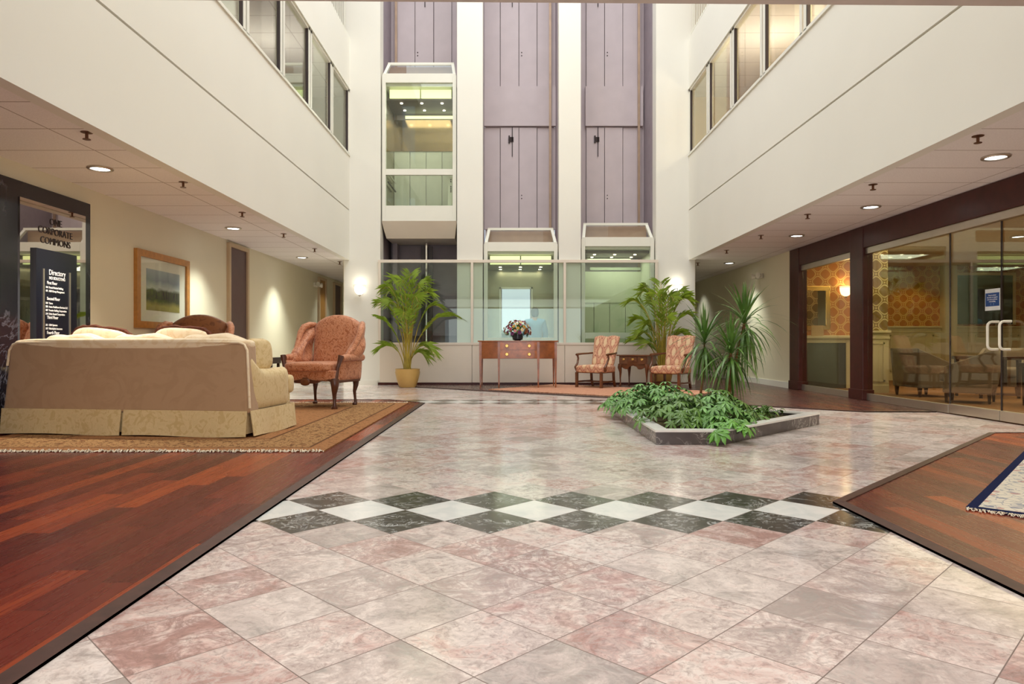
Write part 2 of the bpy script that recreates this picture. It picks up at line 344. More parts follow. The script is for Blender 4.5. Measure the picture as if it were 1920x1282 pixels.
CREAM = srgb(232, 229, 219)
M = dict(
    marble=marble_floor(), wood=wood_floor(), tile=ceil_tiles(),
    cream=plain('cream_paint', CREAM, 0.6, var=0.015, scale=1.0, bump=0.03),
    cream2=plain('warm_wall_paint', srgb(226, 218, 192), 0.75, var=0.015, scale=1.5, bump=0.03),
    pink=plain('pinkish_cream_metal', srgb(230, 218, 202), 0.35, var=0.01),
    white=plain('white_enamel', srgb(232, 230, 218), 0.3, var=0.01),
    reveal=plain('reveal_shadow_joint', srgb(196, 182, 150), 0.8, var=0.03),
    purple=plain('mauve_grey_panel', srgb(198, 184, 188), 0.55, var=0.04, scale=2.5),
    purple2=plain('mauve_grey_door_panel', srgb(204, 190, 193), 0.5, var=0.04, scale=3),
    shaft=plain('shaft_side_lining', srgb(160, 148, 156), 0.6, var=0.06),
    darksh=plain('dark_shaft_steel', srgb(60, 52, 56), 0.5, var=0.1),
    rail=plain('guide_rail_steel', srgb(176, 150, 128), 0.4, 0.5, var=0.1),
    seam=plain('dark_joint', srgb(58, 48, 48), 0.8),
    mahog=plain('dark_mahogany_trim', srgb(68, 28, 24), 0.34, var=0.18, scale=8, coat=0.0, spec=.35),
    walnut=plain('antique_walnut', srgb(104, 58, 30), 0.28, var=0.25, scale=14, coat=0.4),
    mahog2=plain('polished_mahogany', srgb(150, 84, 42), 0.22, var=0.28, scale=10, coat=0.5),
    legwood=plain('dark_carved_wood', srgb(84, 46, 32), 0.3, var=0.2, scale=20, coat=0.3),
    steel=plain('brushed_steel', srgb(196, 186, 172), 0.28, 0.85, var=0.04),
    chrome=plain('polished_chrome', srgb(225, 222, 215), 0.08, 1.0, var=0.01),
    brass=plain('brass', srgb(226, 186, 106), 0.25, 0.9, var=0.05),
    doorp=plain('plum_brown_door', srgb(92, 66, 64), 0.45, var=0.06),
    doora=plain('amber_wood_door', srgb(160, 112, 52), 0.35, var=0.1, scale=10),
    frame=plain('tan_door_frame', srgb(196, 172, 138), 0.5, var=0.03),
    gold=plain('gilt_wood_frame', srgb(178, 122, 58), 0.35, var=0.16, scale=16),
    mat_=plain('ivory_mat_board', srgb(226, 226, 206), 0.8, var=0.01),
    blackm=dark_marble('black_marble', srgb(22, 20, 26), srgb(40, 36, 46), srgb(120, 118, 130), 1.6, 0.1),
    planterm=dark_marble('dark_veined_marble', srgb(70, 62, 62), srgb(100, 92, 88), srgb(214, 208, 200), 6.0, 0.15),
    rimm=plain('pale_marble_rim', srgb(240, 238, 232), 0.2, var=0.05, scale=8),
    mirror=plain('mirror_steel', srgb(196, 186, 176), 0.015, 1.0, var=0.02),
    board=plain('directory_black', srgb(16, 16, 34), 0.25, var=0.1),
    letter=plain('bronze_letters', srgb(70, 60, 60), 0.35, 0.6),
    wtext=plain('white_lettering', srgb(240, 240, 240), 0.6),
    sofa_back=damask('taupe_sofa_fabric', srgb(178, 144, 110), srgb(184, 150, 116), 4, 0.9, 0.3),
    sofa=damask('gold_damask', srgb(210, 182, 128), srgb(226, 202, 154), 11, 0.6, 0.2, srgb(220, 196, 146)),
    sofa_c=damask('cream_damask', srgb(232, 206, 166), srgb(242, 222, 190), 7, 0.6, 0.2),
    wing=damask('rust_brocade', srgb(166, 98, 62), srgb(214, 154, 118), 13, 0.45, 0.2, srgb(186, 116, 76)),
    wing_b=damask('brown_brocade', srgb(112, 66, 34), srgb(138, 86, 46), 9, 0.6, 0.3),
    fringe_b=plain('brown_fringe', srgb(92, 46, 26), 0.95, var=0.4, scale=60),
    tap=tapestry(),
    leaf=plain('leaf_green', srgb(108, 156, 78), 0.4, var=0.35, scale=7),
    leaf_l=plain('leaf_bright_green', srgb(104, 160, 62), 0.4, var=0.3, scale=9),
    leaf_d=plain('leaf_dark_green', srgb(92, 128, 54), 0.35, var=0.35, scale=8),
    palm=plain('palm_green', srgb(132, 158, 46), 0.4, var=0.35, scale=5),
    palm_y=plain('palm_stem_yellow', srgb(176, 154, 62), 0.4, var=0.25, scale=8),
    bark=plain('tan_bark', srgb(150, 104, 66), 0.8, var=0.3, scale=30),
    soil=plain('brown_soil', srgb(88, 76, 40), 0.95, var=0.4, scale=30, bump=0.6),
    pot=plain('mustard_glazed_pot', srgb(204, 166, 96), 0.4, var=0.04),
    skin=plain('skin', srgb(200, 150, 120), 0.5, var=0.05), hair=plain('dark_brown_hair', srgb(52, 36, 28), 0.6, var=0.3, scale=40),
    shirt=plain('light_blue_shirt', srgb(128, 178, 222), 0.8, var=0.05), trous=plain('navy_trousers', srgb(40, 46, 66), 0.8),
    shoe=plain('black_shoe', srgb(20, 18, 18), 0.4),
    grey_uph=plain('grey_brown_upholstery', srgb(116, 104, 90), 0.8, var=0.08), dk=plain('espresso_wood', srgb(50, 34, 26), 0.35, var=0.15),
    sprk=plain('bronze_sprinkler', srgb(112, 74, 52), 0.4, 0.6), plastic=plain('ivory_plastic', srgb(226, 220, 204), 0.5),
    wains=plain('cream_wainscot', srgb(208, 196, 158), 0.4, var=0.02), carpet=plain('brown_carpet', srgb(130, 92, 56), 0.95, var=0.15, scale=30),
    wp_o=wallpaper('orange_trellis_wallpaper', srgb(168, 98, 32), srgb(190, 118, 48), srgb(216, 176, 104), 0.20),
    wp_g=wallpaper('olive_trellis_wallpaper', srgb(110, 92, 40), srgb(140, 104, 58), srgb(206, 190, 136), 0.20),
    glass_s=glass('green_tint_glass', (0.90, 0.945, 0.91), 0.025, .5), glass_c=glass('cab_glass', (0.94, 0.965, 0.935), 0.04, 0.5),
    glass_w=glass('window_glass', (0.90, 0.91, 0.88), 0.06, .7), glass_f=glass('storefront_glass', (0.93, 0.92, 0.83), 0.03, 0.22),
    stainless=plain('olive_stainless', srgb(150, 140, 116), 0.22, 0.7, var=0.06), cabwall=plain('cab_cream_panel', srgb(218, 222, 196), 0.4, var=0.03),
    cabceil=plain('cab_dark_ceiling', srgb(96, 84, 76), 0.4),
    lamp=emit('downlight_lens', (0.9, 0.97, 1.0), 9.0), spot=emit('spot_lens', (1.0, 0.85, 0.6), 12.0),
    strip_off=plain('unlit_diffuser', srgb(196, 206, 178), .5), strip=emit('cab_light_diffuser', (0.86, 0.92, 0.45), 1.3), shade=emit('frosted_shade', (1.0, 0.97, 0.86), 2.2),
    shade_w=emit('amber_frosted_shade', (1.0, 0.82, 0.5), 3.0),
    galwall=plain('tan_gallery_wall', srgb(196, 172, 132), 0.7, var=0.03), galwall2=plain('taupe_gallery_wall', srgb(160, 146, 128), 0.7, var=0.05, scale=1.5),
    rugl=rug_mat('oriental_rug', 1.5, 2.12, srgb(164, 116, 76), srgb(104, 70, 46), srgb(172, 132, 88), srgb(140, 92, 60), 15, 0.62),
    rugr=rug_mat('floral_rug', 0.7, 1.3, srgb(222, 212, 190), srgb(110, 118, 140), srgb(226, 218, 196), srgb(176, 84, 76), 12, 0.0, srgb(24, 32, 66)),
    rugs=rug_mat('salmon_rug', 1.72, 1.1, srgb(206, 152, 124), srgb(184, 130, 104), srgb(212, 160, 132), srgb(196, 136, 110), 10, 0.3),
    fr=plain('ivory_fringe', srgb(232, 220, 196), 0.95, var=0.1),
)

# ---------------------------------------------------------------- key dimensions
XL, XR = -4.63, 5.10          # outer walls of the two side wings
AL, AR = -3.23, 3.577         # faces of the balconies
YB = 13.9                     # face of the elevator columns
ZC = 2.52
YE = 22.0
def fl(px, py, z=0.0):
    Y = F * (H - z) / (py - CY); return ((px - CX) * Y / F, Y)

# ---------------------------------------------------------------- floors
struct(B(-5.0, 12.2, -4.2, YE, -0.1, 0.0).build('floor', M['marble']), 'pink and white marble tile floor with two black and white checkered bands', 'floor')
WL = [(XL, -4.0), (-1.18, -4.0), (-1.18, 9.56), (-1.74, 10.12), (XL, 10.12)]
struct(MB().prism(WL, 0.0005, 0.010).build('floor', M['wood']), 'red-brown plank floor on the left under the sofa', 'floor')
WR = [(1.65, -4.0), (XR, -4.0), (XR, 6.33), (4.37, 6.33), (1.65, 3.55)]
struct(MB().prism(WR, 0.0005, 0.010).build('floor', M['wood']), 'red-brown plank floor at the near right corner', 'floor')
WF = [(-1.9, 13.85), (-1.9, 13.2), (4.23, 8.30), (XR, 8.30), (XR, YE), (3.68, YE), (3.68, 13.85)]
struct(MB().prism(WF, 0.0005, 0.010).build('floor', wood_floor('reflection_toned_plank_floor', .3)), 'plank floor with a reflection-darkened colour running under the chairs at the far right', 'floor')  # same wood as the other planks, reflected dark tone mixed into its colour
def strip(p, q, wd, name='trim_1', h=0.016, side=1):
    p = Vector((*p, 0)); q = Vector((*q, 0)); d = (q - p).normalized(); nn = Vector((-d.y, d.x, 0)) * wd * side
    m = MB(); m.add([p, q, q + nn, p + nn, p + Vector((0, 0, .0112)), q + Vector((0, 0, .0112)), q + nn + Vector((0, 0, h)), p + nn + Vector((0, 0, h))],
        [(0, 3, 2, 1), (4, 5, 6, 7), (0, 1, 5, 4), (1, 2, 6, 5), (2, 3, 7, 6), (3, 0, 4, 7)])
    return m
edge_m = plain('worn_dark_threshold', srgb(72, 46, 42), 0.35, var=0.3, scale=20)
m = MB()
for a, b in zip(WL[1:4], WL[2:5]):
    s_ = strip(a, b, 0.055); m.add(s_.v, s_.f)
struct(m.build('trim_1', edge_m), 'dark reducer strip edging the left plank floor')
m = MB()
for a, b in [(WR[2], WR[3]), (WR[3], WR[4]), (WR[4], (1.65, -4.0))]:
    s_ = strip(a, b, 0.055, side=1); m.add(s_.v, s_.f)
struct(m.build('trim_2', edge_m), 'dark reducer strip edging the near right plank floor')
m = MB()
for a, b in [(WF[1], WF[2]), (WF[2], WF[3])]:
    s_ = strip(a, b, 0.05); m.add(s_.v, s_.f)
struct(m.build('trim_3', edge_m), 'dark reducer strip edging the far right plank floor')
struct(B(5.16, 12.0, 3.0, 15.5, 0.001, 0.012).build('floor', M['carpet']), 'brown carpet inside the lounge', 'floor')

# ---------------------------------------------------------------- walls and ceilings
def wall(name, mb, mat, label=None): return struct(mb.build(name, mat), label)
wall('wall_left', B(XL - 0.2, XL, -4.0, YE, 0, ZC + .3), M['cream2'], 'long warm cream wall of the left wing')
wall('wall_right', B(XR, XR + 0.2, 12.6, YE, 0, ZC + .3), M['cream2'], 'cream wall of the right wing beyond the storefront')
wall('wall_right', B(XR, XR + 0.2, -4.0, 4.4, 0, ZC + .3), M['cream2'], 'cream wall of the right wing near the camera')
wall('wall_rear', MB().box(XL, -3.2, YE, YE + .2, 0, ZC).box(3.5, XR, YE, YE + .2, 0, ZC), M['cream2'])
wall('wall_front', MB().box(-5, -3.0, -4.2, -4.0, 0, 2.6).box(3.4, 5.3, -4.2, -4.0, 0, 2.6).box(-3, 3.4, -4.2, -4, 2.45, 2.6).box(-3, 3.4, -4.2, -4, 0, .2), M['cream2'])
wall('ceiling', B(XL, AL - .1, 3.43, YE, ZC, ZC + .08), M['tile'], 'tiled ceiling of the left wing')
wall('ceiling', B(AR + .1, XR + .05, 3.43, YE, ZC, ZC + .08), M['tile'], 'tiled ceiling of the right wing')
wall('ceiling', MB().prism([(-5, -4.2), (5.3, -4.2), (5.3, 3.50), (2.6, 3.46), (-2.6, 3.385), (-5, 3.35)], 2.50, 2.62), plain('near_soffit', srgb(214, 204, 194), 0.8), 'low soffit over the entrance')
wall('wall_front', B(-3.4, 3.8, 3.1, 3.3, 2.62, 10), M['cream'])
for x0, x1, nm in ((AL - .12, AL, 'left'), (AR, AR + .12, 'right')):
    s_ = -1 if nm == 'left' else 1
    inner = (x0, x1 - .03) if nm == 'left' else (x0 + .03, x1)
    wall('wall_' + nm, MB().box(x0, x1, 3.3, YB, 2.505, 3.49).box(x0, x1, 3.3, YB, 3.515, 4.58), M['cream'], 'cream balcony front of the %s gallery' % nm)
    wall('trim_4' if nm == 'left' else 'trim_5', B(inner[0], inner[1], 3.3, YB, 3.49, 3.515), M['reveal'])
    wall('wall_' + nm, B(x0, x1, 3.3, YB, 5.93, 6.95), M['cream'], 'upper cream parapet of the %s gallery' % nm)
    wall('wall_' + nm, B(x0, x1, 3.3, YB, 9.3, 10), M['cream'])
    o0, o1 = (XL - .2, x0) if nm == 'left' else (x1, XR + .2)
    for z in (4.0, 6.02, 9.3):
        wall('floor' if z == 4.0 else 'ceiling', B(o0, o1, 3.3, 14.6, z, z + .12), M['tile'] if z != 4.0 else M['carpet'])
    gx = (XL - .2, XL) if nm == 'left' else (XR, XR + .2)
    wall('wall_' + nm, B(gx[0], gx[1], 3.3, 14.6, 4.12, 9.9), M['galwall2'] if nm == 'left' else M['galwall'], 'inner wall of the %s gallery' % nm)
    wall('wall_' + nm, B(min(o0, o1) , max(o0, o1), 14.6, 14.7, 2.6, 10), M['galwall2'] if nm == 'left' else M['galwall'])
    # sill ledge
    sx = (AL - .12, AL + .02) if nm == 'left' else (AR - .02, AR + .12)
    wall('trim_6' if nm == 'left' else 'trim_7', MB().box(sx[0], sx[1], 3.3, YB, 4.58, 4.61).box(sx[0], sx[1], 3.3, YB, 5.91, 5.935), M['white'])
for (x, y, e, c) in ((4.45, 7.6, 170, (1, .84, .58)), (4.45, 11.6, 70, (1, .88, .7)), (-4.1, 7.6, 34, (1, .95, .85)), (-4.1, 11.8, 34, (1, .95, .85))):
    d = bpy.data.lights.new('gallery_lamp', 'POINT'); d.energy = e; d.color = c; d.shadow_soft_size = .12
    o = bpy.data.objects.new('gallery_lamp', d); o.location = (x, y, 5.2); col.objects.link(o)
# gallery windows
wn = 0
for nm, X in (('left', AL), ('right', AR)):
    s_ = -1 if nm == 'left' else 1
    ys = [13.93 - 1.358 * k for k in range(7)]
    for k in range(6):
        y1, y0 = ys[k] - .01, ys[k + 1] + .01
        wn += 1
        a, b = sorted((X + s_ * .005, X + s_ * .075)); fw = 0.075
        fr = MB().box(a, b, y0 + .012, y0 + .012 + fw, 4.61, 5.91).box(a, b, y1 - fw - .012, y1 - .012, 4.61, 5.91)
        fr.box(a, b, y0, y1, 4.61, 4.65).box(a, b, y0, y1, 5.87, 5.91)
        o = struct(fr.build('window_%d' % wn, M['white']), '%s gallery window, number %d counting from the elevators' % (nm, k + 1), 'window')
        xm = X + s_ * .05
        B(xm - .004, xm + .004, y0 + fw, y1 - fw, 4.64, 5.88).build('pane', M['glass_w'], o)
        g = X + s_ * .03
        B(g - .012, g + .012, y1 - .024, y1 + .004, 4.61, 5.91).build('gasket', M['seam'], o)
        B(g - .02, g + .02, y1 - fw - .035, y1 - fw - .012, 4.65, 5.87).build('gasket', M['seam'], o)
# gallery railings above the parapets
for nm, X in (('left', AL - .05), ('right', AR + .05)):
    m = MB(); m.box(X - .02, X + .02, 7, YB, 7.92, 7.97)
    for k in range(57): y = 7.05 + k * .12; m.box(X - .009, X + .009, y - .009, y + .009, 6.95, 7.92)
    m.box(X - .015, X + .015, 7, YB, 7.02, 7.05)
    tag(m.build('railing', M['white']), 'white metal balustrade on the upper %s parapet' % nm, 'railing')

# ---------------------------------------------------------------- elevator wall: columns, shafts
colx = [(-3.336, -2.61), (-1.07, -0.556), (0.973, 1.412), (2.92, 3.70)]
for i, (a, b) in enumerate(colx):
    wall('wall_back', B(a, b, YB, YB + .35, 0, 10), M['cream'], ['cream pier left of the elevators, carrying a wall lamp', 'cream pier between the raised cab and the middle shaft', 'cream pier between the middle and right shafts', 'cream pier right of the elevators, carrying a wall lamp'][i])
    if 0 < i < 3: wall('wall_back', B(a + .02, b - .02, YB + .35, 15.5, 0, 10), M['shaft'])
wall('wall_left', B(-3.336, -2.64, YB + .35, YE, 0, 10), M['shaft'])
wall('wall_right', B(2.95, 3.70, YB + .35, YE, 0, 10), M['shaft'])
wall('wall_left', B(-3.36, -3.336, YB + .05, YE, 0, 2.52), M['cream2']); wall('wall_right', B(3.70, 3.72, YB + .05, YE, 0, 2.52), M['cream2'])
YS = 15.30
shafts = [(-2.61, -1.07), (-0.556, 0.973), (1.412, 2.92)]
for i, (a, b) in enumerate(shafts):
    m = MB()
    if i == 1: m.box(a, -.19, YS + .05, YS + .2, 0, 10).box(.44, b, YS + .05, YS + .2, 0, 10).box(-.19, .44, YS + .05, YS + .2, 2.12, 10)
    else: m.box(a - .2, b + .2, YS + .05, YS + .2, 0, 10)
    wall('wall_back', m, M['purple'], 'mauve grey rear wall of the %s elevator shaft' % ['left', 'middle', 'right'][i])
    def sx(px): return (px - CX) * YS / F
    seams = [[742, 778, 813, 847], [907, 938, 973, 1007, 1043], [1099, 1133.6, 1168, 1204]][i]
    lv = [(3.35, 5.60), (6.50, 8.9)]
    for q, (z0, z1) in enumerate(lv):
        d = empty('door_%d' % (10 + i * 2 + q), ((a + b) / 2, YS, z0)); struct(d, 'mauve grey hoistway doors, %s level of the %s shaft' % (['lower', 'upper'][q], ['left', 'middle', 'right'][i]), 'door')
        cx = (a + b) / 2
        for k in range(len(seams) - 1):
            x0, x1 = sx(seams[k]) - cx, sx(seams[k + 1]) - cx
            dep = .0 if (len(seams) == 5 and k in (1, 2)) or (len(seams) == 4 and k in (0, 1)) else .02
            B(x0 + .006, x1 - .006, dep, .048, 0, z1 - z0).build('door_panel', M['purple2'], d, bevel=.003)
        x0 = sx(seams[2 if len(seams) == 5 else 1]) - cx
        B(sx(seams[0]) - cx, sx(seams[-1]) - cx, .044, .05, 0, z1 - z0).build('backing', M['seam'], d)
        mb = MB()
        for zz in (.68, .75): mb.tube([(x0 + .06, -.012, zz), (x0 + .06, .01, zz)], .012, 8)
        mb.build('bolt', M['seam'], d)
        lx = x0 - .17 if i else x0 + .2
        lat = MB().box(lx - .05, lx + .05, -.03, .0, z1 - z0 - .32, z1 - z0 - .22).box(lx + .015, lx + .03, -.03, -.015, z1 - z0 - .65, z1 - z0 - .0).box(lx - .06, lx - .03, -.04, .0, z1 - z0 - .35, z1 - z0 - .19)
        lat.build('latch', M['seam'], d)
        wall('trim_8', B(sx(seams[0]) - .02, sx(seams[-1]) + .01, YS - .05, YS + .05, z1 + .02 if q == 0 else z1, (6.49 if q == 0 else z1 + .5)), M['purple2'], 'wide mauve sill plate in the %s shaft' % ['left', 'middle', 'right'][i])
    # guide rails
    for xx in ((a + .10,) if i == 0 else (b - .10,)):
        tag(B(xx - .025, xx + .025, 15.21, 15.24, 0, 9.8).build('guide_rail', M['rail']), 'thin tan guide rail running up the %s shaft' % ['left', 'middle', 'right'][i], 'rail')
# lower part of shaft rear: dark
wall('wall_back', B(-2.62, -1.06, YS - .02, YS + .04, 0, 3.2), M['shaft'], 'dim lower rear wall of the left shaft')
wall('trim_9', B(-2.62, -1.06, YS - .10, YS - .02, 1.0, 1.06), M['shaft'])

# ---------------------------------------------------------------- elevator cabs
def make_cab(a, b, off, label, kind):
    zc = 2.58 if kind == 'c' else 2.42
    W = (b - a) / 2 - .02; root = empty('elevator_cab', ((a + b) / 2, 13.98, off)); tag(root, label, 'elevator')
    fr = MB(); p = .075
    fr.box(-W, -W + p, 0, .07, -.10, 2.84).box(W - p, W, 0, .07, -.10, 2.84)
    fr.box(-W + p, W - p, 0, .07, 2.69, 2.84).box(-W + p, W - p, 0, .07, .83, .95).box(-W + p, W - p, 0, .07, -.10, .21)
    fr.build('frame', M['white'], root, bevel=.004)
    # sloped head
    m = MB(); t0, t1 = Vector((W - .01, 0.0, 2.84)), Vector((W - .07, .30, 3.20))
    for s in (-1, 1):
        A0 = Vector((s * t0.x, t0.y, t0.z)); A1 = Vector((s * t1.x, t1.y, t1.z)); o1 = Vector((-s * .06, 0, 0)); o2 = Vector((0, .05, -.03))
        m.add([A0, A0 + o1, A0 + o1 + o2, A0 + o2, A1, A1 + o1, A1 + o1 + o2, A1 + o2], [(0, 1, 2, 3), (4, 5, 6, 7), (0, 1, 5, 4), (1, 2, 6, 5), (2, 3, 7, 6), (3, 0, 4, 7)])
    m.box(-W + .07, W - .07, .28, .33, 3.16, 3.21); m.box(-W + .01, W - .01, .0, .06, 2.835, 2.875)
    m.build('sloped_frame', M['white'], root, bevel=.003)
    MB().add([(-W + .07, .02, 2.875), (W - .07, .02, 2.875), (W - .13, .29, 3.17), (-W + .13, .29, 3.17)], [(0, 1, 2, 3)]).build('sloped_glass', M['glass_c'], root)
    B(-W + .08, W - .08, .33, 1.2, 2.75, 2.80).build('roof', M['pink'], root)
    B(-W + .08, W - .08, .40, .44, 2.80, 3.16).build('roof_upstand', plain('tan_upstand', srgb(190, 158, 136), .6), root)
    B(-W + p, W - p, .03, .04, .95, 2.69).build('glass_pane', M['glass_c'], root)
    B(-W + p, W - p, .03, .04, .21, .83).build('glass_pane', M['glass_c'], root)
    # skirt under
    m = MB(); m.add([(-W - .01, -.0, -.10), (W + .01, 0, -.10), (W + .01, 1.2, -.10), (-W - .01, 1.2, -.10), (-W + .05, .22, -.42), (W - .05, .22, -.42), (W - .05, 1.15, -.42), (-W + .05, 1.15, -.42)],
        [(0, 1, 2, 3), (7, 6, 5, 4), (0, 4, 5, 1), (1, 5, 6, 2), (2, 6, 7, 3), (3, 7, 4, 0)])
    if off > 1: m.build('underside', M['pink'], root)
    B(-W + .02, W - .02, .075, 1.2, -.09, -.03).build('cab_floor', M['cabceil'], root)
    D = 1.18
    B(-W + .01, -W + .05, .07, D, 0, 2.69).build('side_wall', M['stainless'], root)
    B(W - .05, W - .01, .07, D, 0, 2.69).build('side_wall', M['stainless'] if kind != 'c' else M['cabwall'], root)
    B(-W + .05, W - .05, .24, D, zc, zc + .05).build('cab_ceiling', M['cabceil'], root)
    B(-W + .05, W - .05, .07, D, 2.64, 2.69).build('cove_top', M['white'], root)
    m = MB().box(-W + .12, -.012, .20, .235, 2.45, 2.62).box(.012, W - .12, .20, .235, 2.45, 2.62); m.build('cove_light', M['strip'], root) if kind != 'c' else B(-W + .2, W - .3, 1.0, 1.04, 2.50, 2.57).build('cove_light', M['strip_off'], root)
    if kind == 'b':   # open doorway to the bright lobby behind
        m = MB(); m.box(-W + .05, -.42, D - .03, D, 0, 2.42).box(.25, W - .05, D - .03, D, 0, 2.42).box(-.42, .25, D - .03, D, 2.03, 2.42); m.build('rear_wall', M['stainless'], root)
        m = MB(); m.box(-.45, -.41, D - .06, D, 0, 2.06).box(.24, .28, D - .06, D, 0, 2.06).box(-.45, .28, D - .06, D, 2.02, 2.06); m.build('doorway_jamb', M['steel'], root)
    else:
        m = MB(); n = 4; ww = (2 * W - .1) / n
        for k in range(n): m.box(-W + .05 + k * ww + .005, -W + .05 + (k + 1) * ww - .005, D - .03, D, .0, 2.30)
        m.build('rear_wall', M['cabwall'], root)
        B(-W + .3, W - .06, D - .06, D - .03, 2.33, 2.39).build('rear_strip_light', M['strip' if kind == 'a' else 'strip_off'], root)
        B(-W + .05, W - .05, D - .045, D - .03, 1.62, 2.30).build('rear_upper_panel', plain('bronze_mirror', srgb(150, 126, 88), .12, .9) if kind == 'a' else M['cabwall'], root)
    for sx_ in (-.42, 0, .42):
        for yy in (.42, .86):
            MB().lathe([(.0, -.004), (.028, -.004), (.028, .006)], (sx_, yy, zc - .005), 12).build('spot', M['spot'], root)
    d = bpy.data.lights.new('cab_lamp', 'AREA'); d.shape = 'RECTANGLE'; d.size = 1.0; d.size_y = .7; d.energy = 9; d.color = (1, 1, .86)
    o = bpy.data.objects.new('cab_lamp', d); o.parent = root; o.location = (0, .65, zc - .02); col.objects.link(o)
    MB().tube([(-W + .10, .15, .9), (-W + .10, 1.05, .9)], .018, 8).build('handrail', M['chrome'], root)
    MB().tube([(-W + .10, .15, .72), (-W + .10, 1.05, .72)], .018, 8).build('handrail', M['dk'], root)
    pb = B(W - .18, W - .075, .12, .14, .22, .82).build('control_panel', M['cabwall'], root)
    for zz in (.76, .72, .62, .585, .55, .515): MB().tube([(W - .12, .105, zz), (W - .12, .12, zz)], .012, 10).build('button', M['seam'], pb)
    return root
make_cab(*shafts[0], 3.40, 'white framed glass elevator cab raised high in the left shaft', 'a')
make_cab(*shafts[1], 0.0, 'white framed glass elevator cab at floor level behind the flower table', 'b')
make_cab(*shafts[2], 0.10, 'white framed glass elevator cab in the right shaft behind the patterned chairs', 'c')
pist = MB().tube([(-1.78, 14.7, 0), (-1.78, 14.7, 2.95)], .035, 16)
pist = pist.build('hydraulic_piston', M['chrome'], smooth=True); tag(pist, 'shiny steel piston under the raised elevator cab', 'piston')
MB().box(-1.9, -1.66, 14.74, 14.84, 0, 2.9).build('piston_guide', M['darksh'], pist)
for xx, lb in ((-2.48, 'left'),):
    tag(B(xx - .05, xx + .05, 14.9, 15.2, 0, 3.0).build('shaft_beam', M['shaft']), 'vertical steel beam in the lower left elevator shaft', 'beam')

# glass screen across the three shafts
SX0, SX1 = -2.645, 2.955
scr = empty('glass_screen', (0, YB - .06, 0)); tag(scr, 'long cream framed glass screen over a paneled dado in front of the elevators', 'glass screen')
m = MB(); m.box(SX0, SX1, 0, .055, 2.445, 2.505).box(SX0, SX1, 0, .055, .80, .85)
for px in (711.5, 885, 1059, 1231):
    x = (px - CX) * (YB - .06) / F; m.box(x - .025, x + .025, 0, .055, .85, 2.445)
m.build('frame', M['pink'], scr, bevel=.003)
for a, b in ((711.5, 885), (885, 1059), (1059, 1231)):
    x0, x1 = [(p - CX) * (YB - .06) / F for p in (a, b)]
    B(x0 + .025, x1 - .025, .024, .032, .85, 2.445).build('glass_pane', M['glass_s'], scr)
    B(x0 + .004, x1 - .004, .01, .055, .05, .80).build('dado_panel', M['pink'], scr, bevel=.004)
B(SX0, SX1, .0, .055, 0, .05).build('base_strip', M['mahog'], scr)
wall('baseboard_back', MB().box(-3.34, -2.66, YB - .015, YB, 0, .10).box(2.97, 3.70, YB - .015, YB, 0, .10), M['cream'])
wall('baseboard_right', B(XR - .02, XR, 12.6, YE, 0, .12), M['cream']); wall('baseboard_left', B(XL, XL + .02, 3, YE, 0, .12), M['cream'])

# bright outdoors seen through the middle cab: clipped hedge
def hedge(x0, x1, y, h):
    m = MB(); rr = random.Random(3)
    for k in range(900):
        p = Vector((rr.uniform(x0, x1), y + rr.uniform(-.3, .3), rr.uniform(0.0, h))); a = rr.uniform(0, 6.28); s = .05
        d = Vector((math.cos(a), math.sin(a), rr.uniform(-.5, .5))) * s; e = Vector((-d.y, d.x, s)) * .7
        m.add([p - d, p + e, p + d, p - e], [(0, 1, 2, 3)])
    return m
hd = empty('hedge', (0, 0, 0)); tag(hd, 'green hedge outdoors seen through the open rear of the middle elevator', 'hedge')
hedge(-.8, 1.2, 19.6, 1.25).build('foliage', M['leaf_l'], hd, merge=False)
B(-.75, 1.15, 19.4, 19.8, 0, 1.1).build('hedge_core', M['leaf'], hd)

# ---------------------------------------------------------------- left wing fittings
def door(n, X, y0, y1, z1, mat, label, side=1):
    r = empty('door_%d' % n, (X, (y0 + y1) / 2, 0)); struct(r, label, 'door'); hw = (y1 - y0) / 2
    a = (0, .05) if side == 1 else (-.05, 0)
    MB().box(*a, -hw - .07, -hw, 0, z1 + .06).box(*a, hw, hw + .07, 0, z1 + .06).box(*a, -hw, hw, z1, z1 + .06).build('door_frame', M['frame'], r)
    l = B(0, .02, -hw, hw, 0, z1).build('door_leaf', mat, r)
    MB().tube([(.02, -hw + .1, .95), (.07, -hw + .1, .95), (.07, -hw + .2, .95)], .011, 8).build('handle', M['steel'], l)
door(1, XL, 11.38, 12.1, 2.42, M['doorp'], 'tall plum brown door in the left wall beside the framed print')
door(2, XL, 16.72, 17.25, 2.38, M['doora'], 'amber wood door further down the left corridor')
door(3, XL, 18.15, 18.8, 2.38, M['doorp'], 'dark door at the far end of the left corridor')
# directory
TR = Matrix(((0, 0, 1, 0), (1, 0, 0, 0), (0, 1, 0, 0), (0, 0, 0, 1)))   # text x->+Y, y->Z, normal->+X
def onwall(y, z, dx=0.0): return Matrix.Translation((dx, y, z)) @ TR
dr = empty('building_directory', (XL, 0, 0)); tag(dr, 'black marble surround with mirror steel plate and lit directory board on the left wall', 'directory')
B(0, .05, 5.2, 7.56, 0, 2.34).build('marble_surround', M['blackm'], dr)
B(.05, .06, 6.46, 7.46, 0.3, 2.19).build('mirror_plate', M['mirror'], dr)
bd = B(.06, .09, 6.64, 7.26, .35, 1.74).build('directory_board', M['board'], dr)
MB().box(.09, .097, 6.73, 6.75, .4, 1.55).box(.09, .097, 7.13, 7.15, .4, 1.55).build('side_rail', M['steel'], bd)
for i, s in enumerate(('ONE', 'CORPORATE', 'COMMONS')):
    text('sign_letters', s, .098, onwall(6.97, 2.00 - .098 * i, .062), M['letter'], dr, .003, 'CENTER', .92, -.001)
